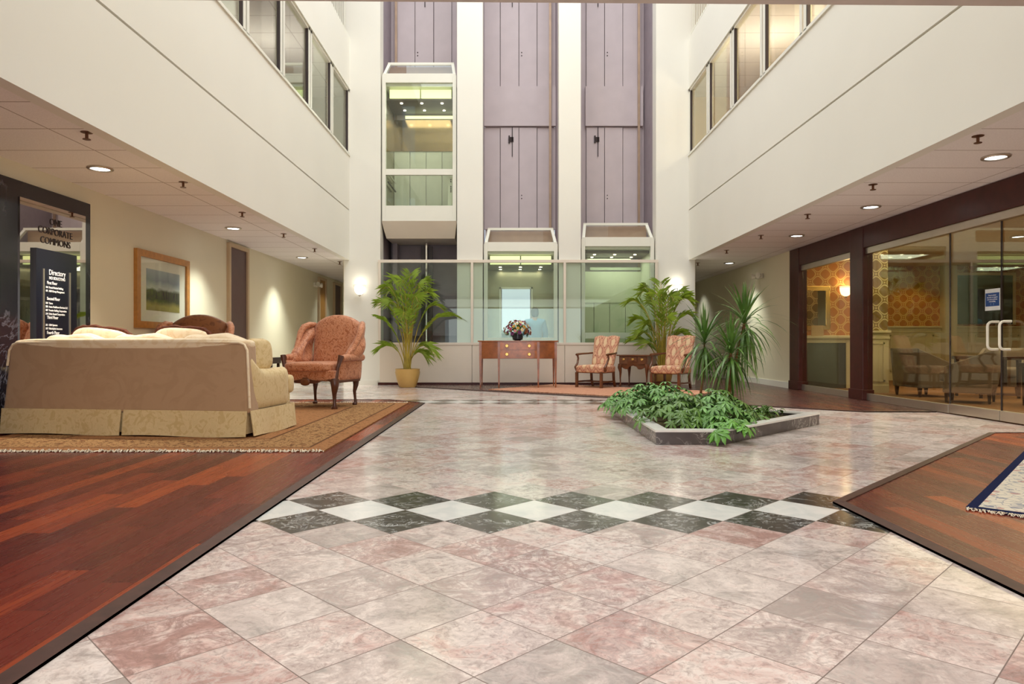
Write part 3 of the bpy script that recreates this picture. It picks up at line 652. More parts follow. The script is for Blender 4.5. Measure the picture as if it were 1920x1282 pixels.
lines = [('Directory', .075, 1.50, .935, 'C'), ('NO SOLICITING', .04, 1.455, .935, 'C'), ('First Floor', .042, 1.405, 6.79, 'L'), ('100  Dental Medical Building', .027, 1.365, 6.77, 'L'), ('101  ABM Group Management', .027, 1.33, 6.77, 'L'),
         ('Second Floor', .042, 1.25, 6.79, 'L'), ('200  Tierra', .027, 1.21, 6.77, 'L'), ('203  Aetna Healthcare Services LLC', .027, 1.175, 6.77, 'L'), ('207  Premier Staffing Corporation', .027, 1.14, 6.77, 'L'), ('210  Delta Dental Corporation', .027, 1.105, 6.77, 'L'),
         ('Third Floor', .042, 1.065, 6.79, 'L'), ('301  CRM Systems', .027, .995, 6.77, 'L'), ('307  Philadelphia Insurance', .027, .96, 6.77, 'L'), ('Fourth Floor', .042, .915, 6.79, 'L'), ('401  Franklin Group LLP', .027, .85, 6.77, 'L')]
for i, (s, sz, z, y, al) in enumerate(lines):
    text('directory_text', s, sz, onwall(6.945 if al == 'C' else y, z, .092), M['wtext'], bd, .001, 'CENTER' if al == 'C' else 'LEFT', .85, .0008)
# framed print
def print_mat():
    t = NT('landscape_print', .6); x, y, z = t.xyz(); n = t.noise(scale=5, detail=6, dist=1.0)
    n2 = t.noise(t.vec(0.0, t.M('MULTIPLY', y, 26.0), t.M('MULTIPLY', z, 7.0)), 1.0, 3)
    zz = t.M('ADD', z, t.M('MULTIPLY', t.M('SUBTRACT', n, .5), .12))
    c = t.ramp(t.M('MULTIPLY_ADD', zz, 1 / .62, .5), [(.0, srgb(142, 136, 70)), (.18, srgb(160, 152, 76)), (.30, srgb(72, 76, 50)), (.50, srgb(98, 102, 72)), (.56, srgb(190, 200, 190)), (.72, srgb(140, 154, 160)), (1., srgb(180, 192, 190))])
    fig = t.M('MULTIPLY', t.M('GREATER_THAN', n2, .55), t.M('COMPARE', z, -.05, .05)); t.base(t.mix(fig, c, srgb(70, 60, 66))); return t.m
pic = empty('framed_print', (XL, 9.22, 1.51)); tag(pic, 'landscape print with pale mat in a gilt wood frame on the left wall', 'picture')
hw, hh = .70, .49; fm = MB(); f = .085
for (a, b, c, d) in ((-hw, hw, hh - f, hh), (-hw, hw, -hh, -hh + f), (-hw, -hw + f, -hh + f, hh - f), (hw - f, hw, -hh + f, hh - f)): fm.box(0, .045, a, b, c, d)
fm.build('frame', M['gold'], pic)
MB().box(0.0, .018, -hw + f, hw - f, -hh + f, hh - f).build('mat_board', M['mat_'], pic)
B(.018, .021, -.44, .44, -.26, .27).build('print', print_mat(), pic)
B(.026, .028, -hw + f, hw - f, -hh + f, hh - f).build('glazing', glass('picture_glass', (.98, .98, .98), .015, .2), pic)

# ---------------------------------------------------------------- ceiling fittings
DL = empty('downlight', (0, 0, ZC)); 
MB().lathe([(.085, -.0), (.085, .012), (.115, .012), (.118, .0), (.11, -.006), (.09, -.006), (.085, .0)], (0, 0, -.012), 28, caps=False).build('trim_ring', M['steel'], DL, smooth=True)
MB().lathe([(0.0, -.004), (.08, -.004), (.085, .004)], (0, 0, -.006), 24).build('lens', M['lamp'], DL)
spots = [(-3.97, 6.71, 'left wing ceiling, nearest the black directory'), (-4.06, 10.16, 'left wing ceiling above the print, second from the camera'), (-4.08, 13.57, 'left wing ceiling past the plum door'), (4.41, 6.3, 'right wing ceiling, nearest the camera'), (4.46, 8.58, 'right wing ceiling above the glass doors'), (4.48, 10.85, 'right wing ceiling by the wood post'), (4.58, 14.5, 'right wing ceiling past the storefront')]
for i, (x, y, lb) in enumerate(spots):
    o = DL if i == 0 else copy_tree(DL); o.location = (x, y, ZC); tag(o, 'round recessed downlight in ' + lb, 'ceiling light', 'recessed ceiling downlights')
def spotlamp(x, y, z, e, c, size=110, blend=.6, tilt=0):
    d = bpy.data.lights.new('downlight_beam', 'SPOT'); d.energy = e; d.color = c; d.spot_size = R(size); d.spot_blend = blend; d.shadow_soft_size = .06
    o = bpy.data.objects.new('downlight_beam', d); o.location = (x, y, z); o.rotation_euler = (0, R(tilt), 0); col.objects.link(o)
for (x, y, _) in spots: spotlamp(x, y, ZC - .03, (230 if x < 0 else 150), (.92, 1.0, .93) if y > 9 else (1.0, .93, .80), 96, .9)
for (x, y) in ((-4.08, 17.0), (-4.08, 20.3), (4.6, 18.3)): spotlamp(x, y, ZC - .03, 50, (.94, 1, .94), 110, .9)
for y in (1.6, -1.5):
    for x in (-2.6, .2, 3.0): spotlamp(x, y, ZC - .06, 14, (1, .95, .85), 130)
SP = empty('sprinkler_head', (0, 0, ZC))
MB().lathe([(.0, -.004), (.045, -.004), (.045, 0)], (0, 0, 0), 16).build('escutcheon', M['sprk'], SP)
MB().tube([(0, 0, 0), (0, 0, -.055)], .012, 8).lathe([(.0, -.06), (.03, -.06), (.03, -.055)], (0, 0, 0), 12).build('deflector', M['sprk'], SP)
sps = [(-3.41, 5.58), (-3.44, 7.29), (-3.47, 8.97), (-3.5, 10.7), (-3.49, 12.36), (-3.52, 14.3), (3.83, 5.68), (3.87, 7.4), (3.9, 9.1), (3.92, 10.85), (3.92, 12.57), (3.92, 14.5)]
ordn = ['nearest the camera', 'second from the camera', 'third from the camera', 'fourth from the camera', 'fifth from the camera', 'farthest from the camera']
for i, (x, y) in enumerate(sps):
    o = SP if i == 0 else copy_tree(SP); o.location = (x, y, ZC); tag(o, 'bronze sprinkler head in the %s wing ceiling, %s' % ('left' if x < 0 else 'right', ordn[i % 6]), 'sprinkler', 'ceiling sprinklers')
def smooth_em(x, y, z, side, lb):
    r = empty('emergency_light', (x, y, z)); tag(r, lb, 'emergency light')
    B(*sorted((0, side * .06)), -.11, .11, -.05, .05).build('housing', M['plastic'], r, bevel=.01)
    for s in (-1, 1):
        l = MB().tube([(side * .06, s * .13, .0), (side * .13, s * .17, .0)], [.03, .06], 14).build('lamp_head', M['plastic'], r, smooth=True)
smooth_em(XR, 14.1, 2.2, -1, 'white twin-head emergency light high on the right wing wall')
smooth_em(XL, 16.4, 2.22, 1, 'white twin-head emergency light beside the amber door in the left corridor')

# wall sconces
def sconce(loc, mat, lb, power, rz=0, c=(1, .93, .78)):
    r = empty('wall_sconce', loc, rz); tag(r, lb, 'wall lamp')
    prof = [(.012, -.10), (.05, -.085), (.085, -.05), (.10, 0), (.106, .07), (.108, .09)]
    vs = []; n = 20
    m = MB().lathe(prof, (0, -.085, 0), n); m.build('shade', mat, r, smooth=True)
    m = MB()
    for zz in (.068, .088): m.tube([(.112 * math.cos(a), -.085 + .112 * math.sin(a), zz) for a in [2 * math.pi * k / 24 for k in range(25)]], .005, 6)
    m.build('band', M['brass'], r)
    MB().lathe([(.004, -.135), (.02, -.12), (.035, -.10), (.02, -.095)], (0, -.085, 0), 12).build('finial', M['steel'], r, smooth=True)
    B(-.05, .05, -.012, 0, -.08, .08).build('back_plate', M['steel'], r)
    d = bpy.data.lights.new('sconce_glow', 'POINT'); d.energy = power * .6; d.color = c; d.shadow_soft_size = .05
    o = bpy.data.objects.new('sconce_glow', d); o.parent = r; o.location = (0, -.13, .15); col.objects.link(o)
sconce(((676 - CX) * YB / F, YB, 1.90), M['shade'], 'frosted bowl wall lamp on the pier behind the left palm', 1.6)
sconce(((1268 - CX) * YB / F, YB, 1.90), M['shade'], 'frosted bowl wall lamp on the pier above the right palm', 1.6)
# ---------------------------------------------------------------- storefront
sf = empty('glass_storefront', (XR, 0, 0)); tag(sf, 'mahogany framed glass storefront with double doors along the right wing', 'storefront')
wd = (-.03, .12)
B(-.02, .10, 4.4, 12.58, 2.20, ZC - .004).build('header', M['mahog'], sf, bevel=.006)
for (a, b) in ((12.2, 12.6), (9.98, 10.36), (4.4, 4.7)):
    p = B(*wd, a, b, .011, ZC - .006).build('post', M['mahog'], sf, bevel=.008)
    B(-.045, .13, a - .015, b + .015, .0105, .16).build('plinth', M['mahog'], p, bevel=.006)
B(0.01, .08, 4.7, 9.98, 2.11, 2.20).build('head_rail', M['steel'], sf, bevel=.004)
B(0.01, .08, 10.36, 12.2, 2.11, 2.20).build('head_rail', M['steel'], sf, bevel=.004)
B(0.02, .07, 8.11, 9.98, .011, .11).build('sill_rail', M['steel'], sf, bevel=.003)
B(0.02, .07, 4.7, 6.42, .011, .11).build('sill_rail', M['steel'], sf, bevel=.003)
B(0.02, .07, 10.36, 12.2, .011, .11).build('sill_rail', M['steel'], sf, bevel=.003)
for (a, b) in ((8.11, 9.98), (10.36, 12.2), (4.7, 6.42)):
    B(.04, .05, a + .004, b - .004, .11, 2.11).build('glass_pane', M['glass_f'], sf)
B(.0385, .0515, 8.103, 8.117, .11, 2.11).build('pane_joint', M['seam'], sf)
for (a, b, hy) in ((7.265, 8.10, 7.31), (6.43, 7.255, 7.13)):
    d = B(.04, .05, a, b, .12, 2.105).build('door_leaf', M['glass_f'], sf)
    B(.02, .07, a, b, .015, .12).build('bottom_rail', M['steel'], d, bevel=.003)
    k = 1 if hy > 7.2 else -1
    pts = []
    z0, z1, r, dx = .76, 1.05, .045, -.07
    pts = [(.04, hy - .02, z1)] + [(dx + r - r * math.sin(t), hy, z1 - r + r * math.cos(t)) for t in [R(a_) for a_ in (0, 30, 60, 90)]] + [(dx + r - r * math.cos(t), hy, z0 + r - r * math.sin(t)) for t in [R(a_) for a_ in (0, 30, 60, 90)]] + [(.04, hy, z0)]
    MB().tube(pts, .0135, 10).build('pull_handle', M['white'], d, smooth=True)
    B(.037, .053, a - .004 if k == 1 else b - .001, a if k == 1 else b + .003, .12, 2.105).build('edge_seal', M['seam'], d)
nt = empty('door_notice', (XR + .034, 7.385, 1.29)); tag(nt, 'blue and white printed notice stuck on the glass door', 'notice')
B(0, .003, -.115, .115, -.115, .115).build('paper', plain('white_paper', srgb(226, 232, 236), .6), nt, bevel=.001)
B(-.002, .0, -.105, .105, -.07, .072).build('blue_panel', plain('notice_blue', srgb(28, 72, 140), .5), nt)
TL = Matrix(((0, 0, -1, 0), (-1, 0, 0, 0), (0, 1, 0, 0), (0, 0, 0, 1)))
for i, s in enumerate(('Please be advised', 'that masks are required', 'to be worn at all times', 'in this building')):
    text('notice_text', s, .021, Matrix.Translation((-.0025, 0, .04 - i * .022)) @ TL, M['wtext'], nt, .0005, 'CENTER', .8)
text('notice_text', '(   )', .03, Matrix.Translation((-.0025, 0, -.055)) @ TL, plain('notice_pale_blue', srgb(150, 180, 220), .5), nt, .0005, 'CENTER', 1.2)

# ---------------------------------------------------------------- lounge
def wains(x0, x1, y, zt, lab):
    r = empty('wall_back', ((x0 + x1) / 2, y, 0)); struct(r, lab); h = (x1 - x0) / 2
    B(-h, h, 0, .12, 0, 2.60).build('wallpaper', M['wp_o'] if y > 12 else M['wp_g'], r)
    B(-h, h, -.03, 0, 0, zt - .03).build('wainscot', M['wains'], r)
    B(-h - .02, h + .02, -.08, 0, zt - .04, zt).build('chair_rail', M['wains'], r, bevel=.008)
    B(-h - .01, h + .01, -.05, 0, zt - .14, zt - .10).build('moulding', M['wains'], r, bevel=.006)
    B(-h - .0, h + .0, -.045, 0, 0, .14).build('skirting', M['wains'], r, bevel=.006)
    n = max(1, round(2 * h / .9)); w_ = 2 * h / n
    for k in range(n):
        a, b = -h + k * w_ + .07, -h + (k + 1) * w_ - .07; m = MB()
        for q in ((a, b, .2, .225), (a, b, zt - .22, zt - .195), (a, a + .025, .2, zt - .195), (b - .025, b, .2, zt - .195)): m.box(q[0], q[1], -.042, -.03, q[2], q[3])
        m.build('panel_moulding', M['wains'], r)
    return r
wains(6.5, 12.2, 15.5, 1.22, 'far lounge wall with orange trellis paper over cream wainscot')
wains(5.87, 6.26, 11.5, 1.04, 'narrow lounge pier with olive trellis paper behind the wood post')
w1 = wains(5.22, 6.5, 12.9, .98, 'lounge wall with gilt mirror behind the first glass bay')
wall('wall_right', MB().box(12.0, 12.2, 3, 15.6, 0, 2.6).box(6.5, 6.6, 12.9, 15.6, 0, 2.6), M['wains'])
wall('wall_right', B(5.3, 12.2, 2.9, 3.0, 0, 2.6), M['wains'])
wall('ceiling', B(5.2, 12.2, 3, 15.6, 2.56, 2.66), plain('lounge_ceiling', srgb(214, 196, 150), .8), 'ceiling of the lounge')
wall('trim_10', B(9.6, 9.86, 15.3, 15.5, 0, 2.56), M['wains'], 'cream pilaster on the far lounge wall')
dk = empty('dark_window', (10.55, 15.42, 1.75)); tag(dk, 'wide dark picture window on the far lounge wall above the chair rail', 'window')
B(-.62, .62, 0, .05, -.48, .6).build('pane', plain('dark_pane', srgb(52, 48, 36), .08), dk)
MB().box(-.68, .68, -.02, .06, .6, .66).box(-.68, -.62, -.02, .06, -.5, .6).box(.62, .68, -.02, .06, -.5, .6).build('frame', M['wains'], dk)
mr = empty('wall_mirror', (5.66, 12.86, 1.49)); tag(mr, 'rectangular gilt framed mirror on the lounge wall behind the first glass bay', 'mirror')
MB().box(-.27, .27, 0, .03, .33, .41).box(-.27, .27, 0, .03, -.41, -.33).box(-.27, -.19, 0, .03, -.33, .33).box(.19, .27, 0, .03, -.33, .33).build('frame', M['brass'], mr, bevel=.01)
B(-.19, .19, .01, .02, -.33, .33).build('mirror_glass', M['mirror'], mr)
fp = empty('fireplace', (5.78, 12.82, 0)); tag(fp, 'dark fireplace panel with cream surround in the lounge', 'fireplace')
MB().box(-.36, .36, -.12, -.02, .012, .84).build('fire_panel', plain('dark_slate', srgb(66, 62, 56), .3), fp)
MB().box(-.47, -.36, -.14, -.01, .012, .92).box(.36, .47, -.14, -.01, .012, .92).box(-.36, .36, -.14, -.01, .84, .92).build('surround', M['wains'], fp, bevel=.006)
B(-.52, .52, -.18, -.02, .92, .96).build('mantel', M['wains'], fp, bevel=.006)
crd = B(5.50, 5.72, 12.66, 12.675, .962, 1.16).build('menu_card', plain('tan_card', srgb(196, 160, 100), .6)); tag(crd, 'small tan card standing on the fireplace mantel', 'card')
sconce((6.20, 12.9, 1.80), M['shade_w'], 'amber glowing wall lamp beside the gilt mirror in the lounge', 3.0, c=(1, .75, .4))
for (x, y, e) in ((8.9, 14.9, 16), (7.6, 12.6, 16), (7.8, 8.6, 20), (6.4, 12.0, 8)): spotlamp(x, y, 2.5, e, (1, .70, .35), 120)
for i, (x, y) in enumerate(((8.2, 11.2), (9.4, 12.4), (8.8, 9.0))):
    o = copy_tree(DL); o.location = (x, y, 2.56); tag(o, 'recessed downlight in the lounge ceiling behind the storefront glass, ' + ('nearest the wallpapered pier', 'farthest back', 'nearest the glass doors')[i], 'ceiling light', 'lounge downlights')
def club_chair():
    r = empty('club_chair'); up = M['grey_uph']
    MB().puff((0, .02, .36), (.29, .30, .08), 6, 8).build('seat', up, r, smooth=True)
    m = MB(); m.pad(lambda u, v: (Vector((u * (.30 + .03 * v), -.27 - .06 * (v + 1) / 2 - .02 * (1 - u * u), .46 + .28 * v)), Vector((0, 1, 0))), 10, 8, .05, 8); m.build('backrest', up, r, smooth=True)
    for s in (-1, 1):
        m = MB(); m.add([(s * .27, -.30, .14), (s * .33, -.30, .14), (s * .33, .26, .14), (s * .27, .26, .14), (s * .29, -.34, .74), (s * .345, -.34, .74), (s * .335, .24, .50), (s * .28, .24, .50)],
            [(0, 1, 2, 3), (7, 6, 5, 4), (0, 4, 5, 1), (1, 5, 6, 2), (2, 6, 7, 3), (3, 7, 4, 0)]); m.build('armrest', up, r, bevel=.015)
    B(-.27, .27, -.28, .26, .14, .30).build('seat_rail', up, r, bevel=.01)
    for x in (-.27, .27):
        for y in (-.27, .22): MB().tube([(x, y, .0), (x, y, .15)], [.02, .034], 4).build('leg', M['dk'], r)
    return r
cc = club_chair()
cl = [((6.35, 9.62), 50, 'grey-brown club chair in the lounge nearest the glass doors, angled toward the table'), ((6.45, 10.8), -85, 'grey-brown club chair nearest the olive wallpapered pier in the lounge'), ((7.85, 11.1), 130, 'grey-brown club chair across the low table in the lounge, partly hidden')]
for i, (p, a, lb) in enumerate(cl):
    o = cc if i == 0 else copy_tree(cc); o.location = (*p, .013); o.rotation_euler.z = R(a); tag(o, lb, 'chair', 'club chairs in the lounge')
def low_table(x, y, sx, sy, h, lb):
    r = empty('lounge_table', (x, y, .013)); tag(r, lb, 'table')
    B(-sx, sx, -sy, sy, h - .05, h).build('tabletop', M['dk'], r, bevel=.006)
    for a in (-1, 1):
        for b in (-1, 1): MB().tube([(a * (sx - .05), b * (sy - .05), 0), (a * (sx - .05), b * (sy - .05), h - .05)], [.022, .035], 4).build('leg', M['dk'], r)
    B(-sx + .04, sx - .04, -.02, .02, .16, h - .05).build('divider', M['dk'], r)
low_table(7.25, 10.55, .33, .33, .62, 'dark square table between the club chairs in the lounge')
low_table(7.32, 8.85, .62, .3, .56, 'long dark table behind the glass doors in the lounge')

# ---------------------------------------------------------------- rugs
def rug(name, cx, cy, hx, hy, rz, mat, z, lb, fringes, fr_r=.0045):
    r = empty(name, (cx, cy, z), R(rz)); tag(r, lb, 'rug')
    B(-hx, hx, -hy, hy, .0, .011).build('pile', mat, r)
    rr = random.Random(5)
    for (ax, sg) in fringes:
        m = MB(); L = hx if ax == 'y' else hy; n = int(L * 2 / (fr_r * 2.4))
        for k in range(n):
            t = -L + (k + .5) * 2 * L / n; l = rr.uniform(.02, .055); sw = rr.uniform(-.02, .02); q = rr.uniform(.0, .018) * fr_r / .0045
            e = hy if ax == 'y' else hx
            if ax == 'y': a, b, c = (t, sg * e, .008), (t + sw * .5, sg * (e + l * .5), .006 + q), (t + sw, sg * (e + l), .005)
            else: a, b, c = (sg * e, t, .008), (sg * (e + l * .5), t + sw * .5, .006 + q), (sg * (e + l), t + sw, .005)
            m.tube([a, b, c], fr_r, 3)
        o = m.build('fringe', M['fr'], r, merge=False); o['kind'] = 'stuff'
    return r
rug('oriental_rug', -2.89, 7.30, 1.5, 2.12, 0, M['rugl'], .0105, 'large brown oriental rug with ivory fringe under the sofa and wing chairs', (('y', -1), ('y', 1)))
hx, hy = .7, 1.3
cxr, cyr = 2.22 + .7 * math.cos(R(-42)) + 1.3 * math.cos(R(48)), 3.38 + .7 * math.sin(R(-42)) + 1.3 * math.sin(R(48))
rug('floral_rug', cxr, cyr, hx, hy, -42, M['rugr'], .0105, 'ivory floral rug with navy border at the right edge of the frame', (('y', -1), ('y', 1)), .0022)
ux, uy = .788, -.616
A_ = Vector((-.42, 12.22)); B_ = Vector((2.28, 10.11)); V_ = Vector((.616, .788)) * 2.08
cen = (A_ + B_ + V_) / 2
rg = rug('salmon_rug', cen.x, cen.y, 1.70, 1.0, math.degrees(math.atan2(uy, ux)), M['rugs'], .0105, 'flat salmon patterned rug under the patterned armchairs and walnut table', ())

# ---------------------------------------------------------------- sofa
so = empty('sofa', (-3.365, 6.01, .022), R(-7.3)); tag(so, 'long gold damask sofa with plain taupe back turned to the camera', 'sofa')
L = 1.165
m = MB(); a_, b_ = L - .005, L - .045
m.add([(-a_, .0, .20), (a_, .0, .20), (a_, .2, .20), (-a_, .2, .20), (-b_, .045, .805), (b_, .045, .805), (b_, .22, .805), (-b_, .22, .805)], [(0, 3, 2, 1), (4, 5, 6, 7), (0, 1, 5, 4), (1, 2, 6, 5), (2, 3, 7, 6), (3, 0, 4, 7)]); m.build('backrest', M['sofa_back'], so, bevel=.03)
pth = [(-L + .03, .03, .60), (-L + .04, .042, .74), (-L + .07, .048, .79), (-L + .12, .05, .806)] + [(x, .05, .808) for x in (-.9, -.4, 0, .4, .9)] + [(L - .12, .05, .806), (L - .07, .048, .79), (L - .04, .042, .74), (L - .025, .028, .6), (L + .0, .01, .25)]
MB().tube(pth, .011, 8).build('piping', M['sofa_c'], so, smooth=True)
MB().puff((0, .14, .79), (L - .04, .10, .055), 5, 12).build('top_roll', M['sofa_c'], so, smooth=True)
B(-L + .03, L - .03, .03, .86, .16, .34).build('base', M['sofa'], so, bevel=.02)
for s in (-1, 1):
    def armf(u, v, s=s):
        y = .45 + .40 * u; top = .575 + .20 * max(0, (-u - .35) / .65) ** 1.6
        return Vector((s * (L - .10), y, .20 + (top - .20) * (v + 1) / 2)), Vector((s, 0, 0))
    m = MB(); m.pad(armf, 16, 12, .105, 7); m.build('armrest', M['sofa'], so, smooth=True)
for k in range(3):
    x = (k - 1) * .68
    MB().puff((x, .58, .42), (.335, .40, .09), 5, 8).build('seat_cushion', M['sofa'], so, smooth=True)
    rz_ = random.Random(k)
    MB().puff((x, .33, .665), (.33, .11, .22), 3.6, 8, dz=lambda q: q + Vector((0, -.05 * q.z, .012 * math.sin(q.x * 20)))).build('back_cushion', M['sofa_c'], so, smooth=True)
for s in (-1, 1): MB().puff((s * 1.05, .86, .41), (.10, .07, .09), 5, 6).build('seat_cushion', M['sofa'], so, smooth=True)
def skirt(p, q, z0=.007, z1=.225):
    p = Vector(p); q = Vector(q); d = (q - p); Ln = d.length; d.normalize(); nn = Vector((d.y, -d.x, 0)); m = MB(); n = 24; vs = []
    rr = random.Random(int(Ln * 100))
    ph = rr.uniform(0, 6)
    for lay in (0, 1):
        for j in range(5):
            for i in range(n + 1):
                t = i / n; dn = 1 - j / 4; off = dn * (.025 + .008 * math.sin(ph + t * 9) * (1 + .3 * math.sin(t * 23)))
                b = p + d * (t * Ln) + nn * (off + (-.008 if lay else 0)); vs.append((b.x, b.y, z0 + (z1 - z0) * j / 4 + (0.006 * math.sin(t * 7 + ph) * dn)))
    W = n + 1; o = 5 * W; fs = []
    for j in range(4):
        for i in range(n):
            a = j * W + i; fs += [(a, a + 1, a + 1 + W, a + W), (o + a + W, o + a + 1 + W, o + a + 1, o + a)]
    for i in range(n): fs += [(o + i, o + i + 1, i + 1, i), (4 * W + i, 4 * W + i + 1, o + 4 * W + i + 1, o + 4 * W + i)]
    for j in range(4): fs += [(j * W, (j + 1) * W, o + (j + 1) * W, o + j * W), (o + j * W + n, o + (j + 1) * W + n, (j + 1) * W + n, j * W + n)]
    return m.add(vs, fs)
for (p, q) in (((-L, .0, 0), (-.012, .0, 0)), ((.012, .0, 0), (L - .02, .0, 0)), ((L, .03, 0), (L, .88, 0)), ((L - .01, .90, 0), (-L + .01, .90, 0)), ((-L, .88, 0), (-L, .03, 0))):
    skirt(p, q).build('skirt', M['sofa'], so, smooth=True)
B(-L + .03, L - .03, .02, .87, .03, .20).build('underframe', M['sofa'], so)
def pillow(name, lb, loc, rot, h, mat, fr=None, rad=.016, bead=False):
    r = empty(name, loc); r.rotation_euler = rot; tag(r, lb, 'pillow')
    MB().puff((0, 0, 0), h, 3.6, 10).build('cover', mat, r, smooth=True)
    if fr:
        pts = []; n = 60; m = MB(); rr = random.Random(2)
        for k in range(n + 1):
            a = 2 * math.pi * k / n; c, s_ = math.cos(a), math.sin(a); q = (abs(c) ** 3.6 + abs(s_) ** 3.6) ** (1 / 3.6)
            pts.append((h[0] * c / q * .98, rr.uniform(-.006, .006), h[2] * s_ / q * .98))
        if bead:
            for p in pts[:-1]: m.puff(p, (.011, .011, .011), 2, 2)
        else: m.tube([(x * 1.04, y, z * 1.04) for x, y, z in pts], [rad * 1.5 * rr.uniform(.6, 1.3) for _ in pts], 6)
        m.build('trim', fr, r, smooth=True)
    return r
sofaM = Matrix.Translation((-3.365, 6.01, .022)) @ Matrix.Rotation(R(-7.3), 4, 'Z')
def sp(x, y, z): return tuple(sofaM @ Vector((x, y, z)))
pillow('throw_pillow', 'cream damask pillow with brown fringe at the left end of the sofa', sp(-.60, .50, .755), (R(-12), R(6), R(-7.3)), (.31, .06, .19), M['sofa_c'], M['fringe_b'])
pillow('throw_pillow', 'cream damask pillow with brown fringe at the middle of the sofa', sp(.22, .51, .76), (R(-12), R(3), R(-7.3)), (.29, .06, .185), M['sofa_c'], M['fringe_b'])
pillow('throw_pillow', 'gold damask pillow with beaded edge standing on the right arm of the sofa', sp(1.03, .42, .70), (R(-6), 0, R(68)), (.16, .05, .14), M['sofa'], M['sofa'], bead=True)

# ---------------------------------------------------------------- wing chairs
def cabriole(r, x, y, h, ox, oy, mat, k=1.0, name='leg'):
    prof = [(0, .0, .030), (0, .015, .034), (.010, .04, .020), (.004, .10, .017), (-.002, .18, .022), (.012, .26, .034), (.014, .31, .042), (0.0, h + .02, .046)]
    k = k * 1.25
    pts = [(x + ox * d * 1.6, y + oy * d * 1.6, z * h / .34 if z < h else h + .02) for d, z, _ in prof]
    m = MB().tube(pts, [q * k for _, _, q in prof], 10)
    return m.build(name, mat, r, smooth=True)
def wing_chair(inner):
    r = empty('wing_chair'); W = M['wing']; h = .335
    for x, y, s in ((-.38, .31, 1), (.38, .31, 1)): cabriole(r, x, y, h, math.copysign(1, x) * .7, .7, M['legwood'])
    for x, y in ((-.30, -.30), (.30, -.30)): cabriole(r, x, y, h, math.copysign(1, x) * .3, -.9, M['legwood'], .8)
    # shaped rail
    m = MB(); poly = [(-.40, .345), (.40, .345), (.33, -.33), (-.33, -.33)]; m.prism(poly[::-1], .34, .47); m.build('seat_rail', W, r, bevel=.012)
    m = MB(); n = 24
    vs = []
    for i in range(n + 1):
        u = -1 + 2 * i / n; zb = .335 - .05 * math.exp(-(u / .22) ** 2) + .02 * math.cos(u * 9)
        for yy in (.33, .362): vs += [(u * .40, yy, zb), (u * .40, yy, .352 + .012 * math.cos(u * 7))]
    fs = []
    for i in range(n):
        a = i * 4; b = a + 4; fs += [(a + 2, b + 2, b + 3, a + 3), (a, a + 1, b + 1, b), (a, b, b + 2, a + 2), (a + 1, a + 3, b + 3, b + 1)]
    fs += [(0, 2, 3, 1), (n * 4, n * 4 + 1, n * 4 + 3, n * 4 + 2)]
    ap = m.add(vs, fs).build('apron', M['legwood'], r)
    MB().puff((0, .365, .33), (.07, .022, .05), 2.2, 8).build('shell_carving', M['walnut'], ap, smooth=True)
    for s in (-1, 1): B(min(s * .36, s * .395), max(s * .36, s * .395), -.28, .31, .315, .345).build('side_rail', M['legwood'], r, bevel=.006)
    MB().puff((0, .06, .51), (.345, .34, .065), 5, 12).build('seat_cushion', W, r, smooth=True)
    def bk(u, v):
        t = (v + 1) / 2; top = 1.185 - .13 * abs(u) ** 2.2; w_ = .31 + .05 * t
        return Vector((u * w_, -.27 - .13 * t + .02 * math.cos(u * 1.4), .48 + (top - .48) * t)), Vector((0, .97, .2))
    m = MB(); m.pad(bk, 20, 20, .065, 6); m.build('backrest', inner, r, smooth=True)
    for s in (-1, 1):
        def wg(u, v, s=s):
            t = (v + 1) / 2; f = (u + 1) / 2; ln = .40 * (1 - .55 * t ** 1.3) + .03 * math.sin(t * 6)
            top = 1.06 - .10 * f
            return Vector((s * (.335 + .045 * t + .05 * f * f + .085 * math.sin(min(1, t * 1.4) * 3.1) * math.sin(3.1 * min(1, f * 1.2 + .12))), -.30 - .11 * t + f * ln, .56 + (top - .56) * t)), Vector((s, .25, 0)).normalized()
        m = MB(); m.pad(wg, 12, 16, .062, 6); m.build('wing', W, r, smooth=True)
        roll = [(s * (.36 + .06 * q), -.36 + .30 * q * (1), 1.075 - .13 * q ** 2) for q in (0, .25, .5, .75, 1)] + [(s * .435, .02, .82), (s * .43, .10, .68)]
        roll = [(s * .36, -.40, 1.06), (s * .40, -.32, 1.055), (s * .435, -.24, 1.02), (s * .45, -.19, .95), (s * .44, -.13, .84), (s * .42, -.04, .72)]
        MB().tube(roll, [.03, .042, .045, .042, .036, .03], 10).build('wing_roll', W, r, smooth=True)
        MB().tube([(s * .39, -.33, .62), (s * .405, -.1, .63), (s * .415, .12, .625), (s * .415, .20, .615)], [.045, .05, .045, .04], 14).build('armrest', W, r, smooth=True)
        m = MB(); m.pad(lambda u, v, s=s: (Vector((s * (.375 + .01 * v), -.06 + .27 * u, .46 + .13 * v)), Vector((s, 0, 0))), 10, 8, .035, 8); m.build('arm_side', W, r, smooth=True)
        MB().tube([(s * .385, .30, .345), (s * .395, .285, .42), (s * .385, .245, .50), (s * .405, .235, .58), (s * .42, .225, .655)], [.030, .024, .022, .028, .036], 8).build('arm_post', M['legwood'], r, smooth=True)
    return r
wc = wing_chair(M['wing']); wc.location = (-2.42, 8.90, .022); wc.rotation_euler.z = R(162); tag(wc, 'rust brocade wing chair with carved cabriole legs, beside the sofa arm in full view', 'armchair', 'wing chairs')
w2_ = copy_tree(wc); w2_.location = (-4.05, 8.75, .022); w2_.rotation_euler.z = R(186); tag(w2_, 'brown-backed wing chair mostly hidden behind the sofa below the framed print', 'armchair', 'wing chairs')
for ch in w2_.children:
    if ch.name.startswith('backrest'):
        ch.data = ch.data.copy(); ch.data.materials[0] = M['wing_b']; ch['label'] = 'brown brocade inner back'
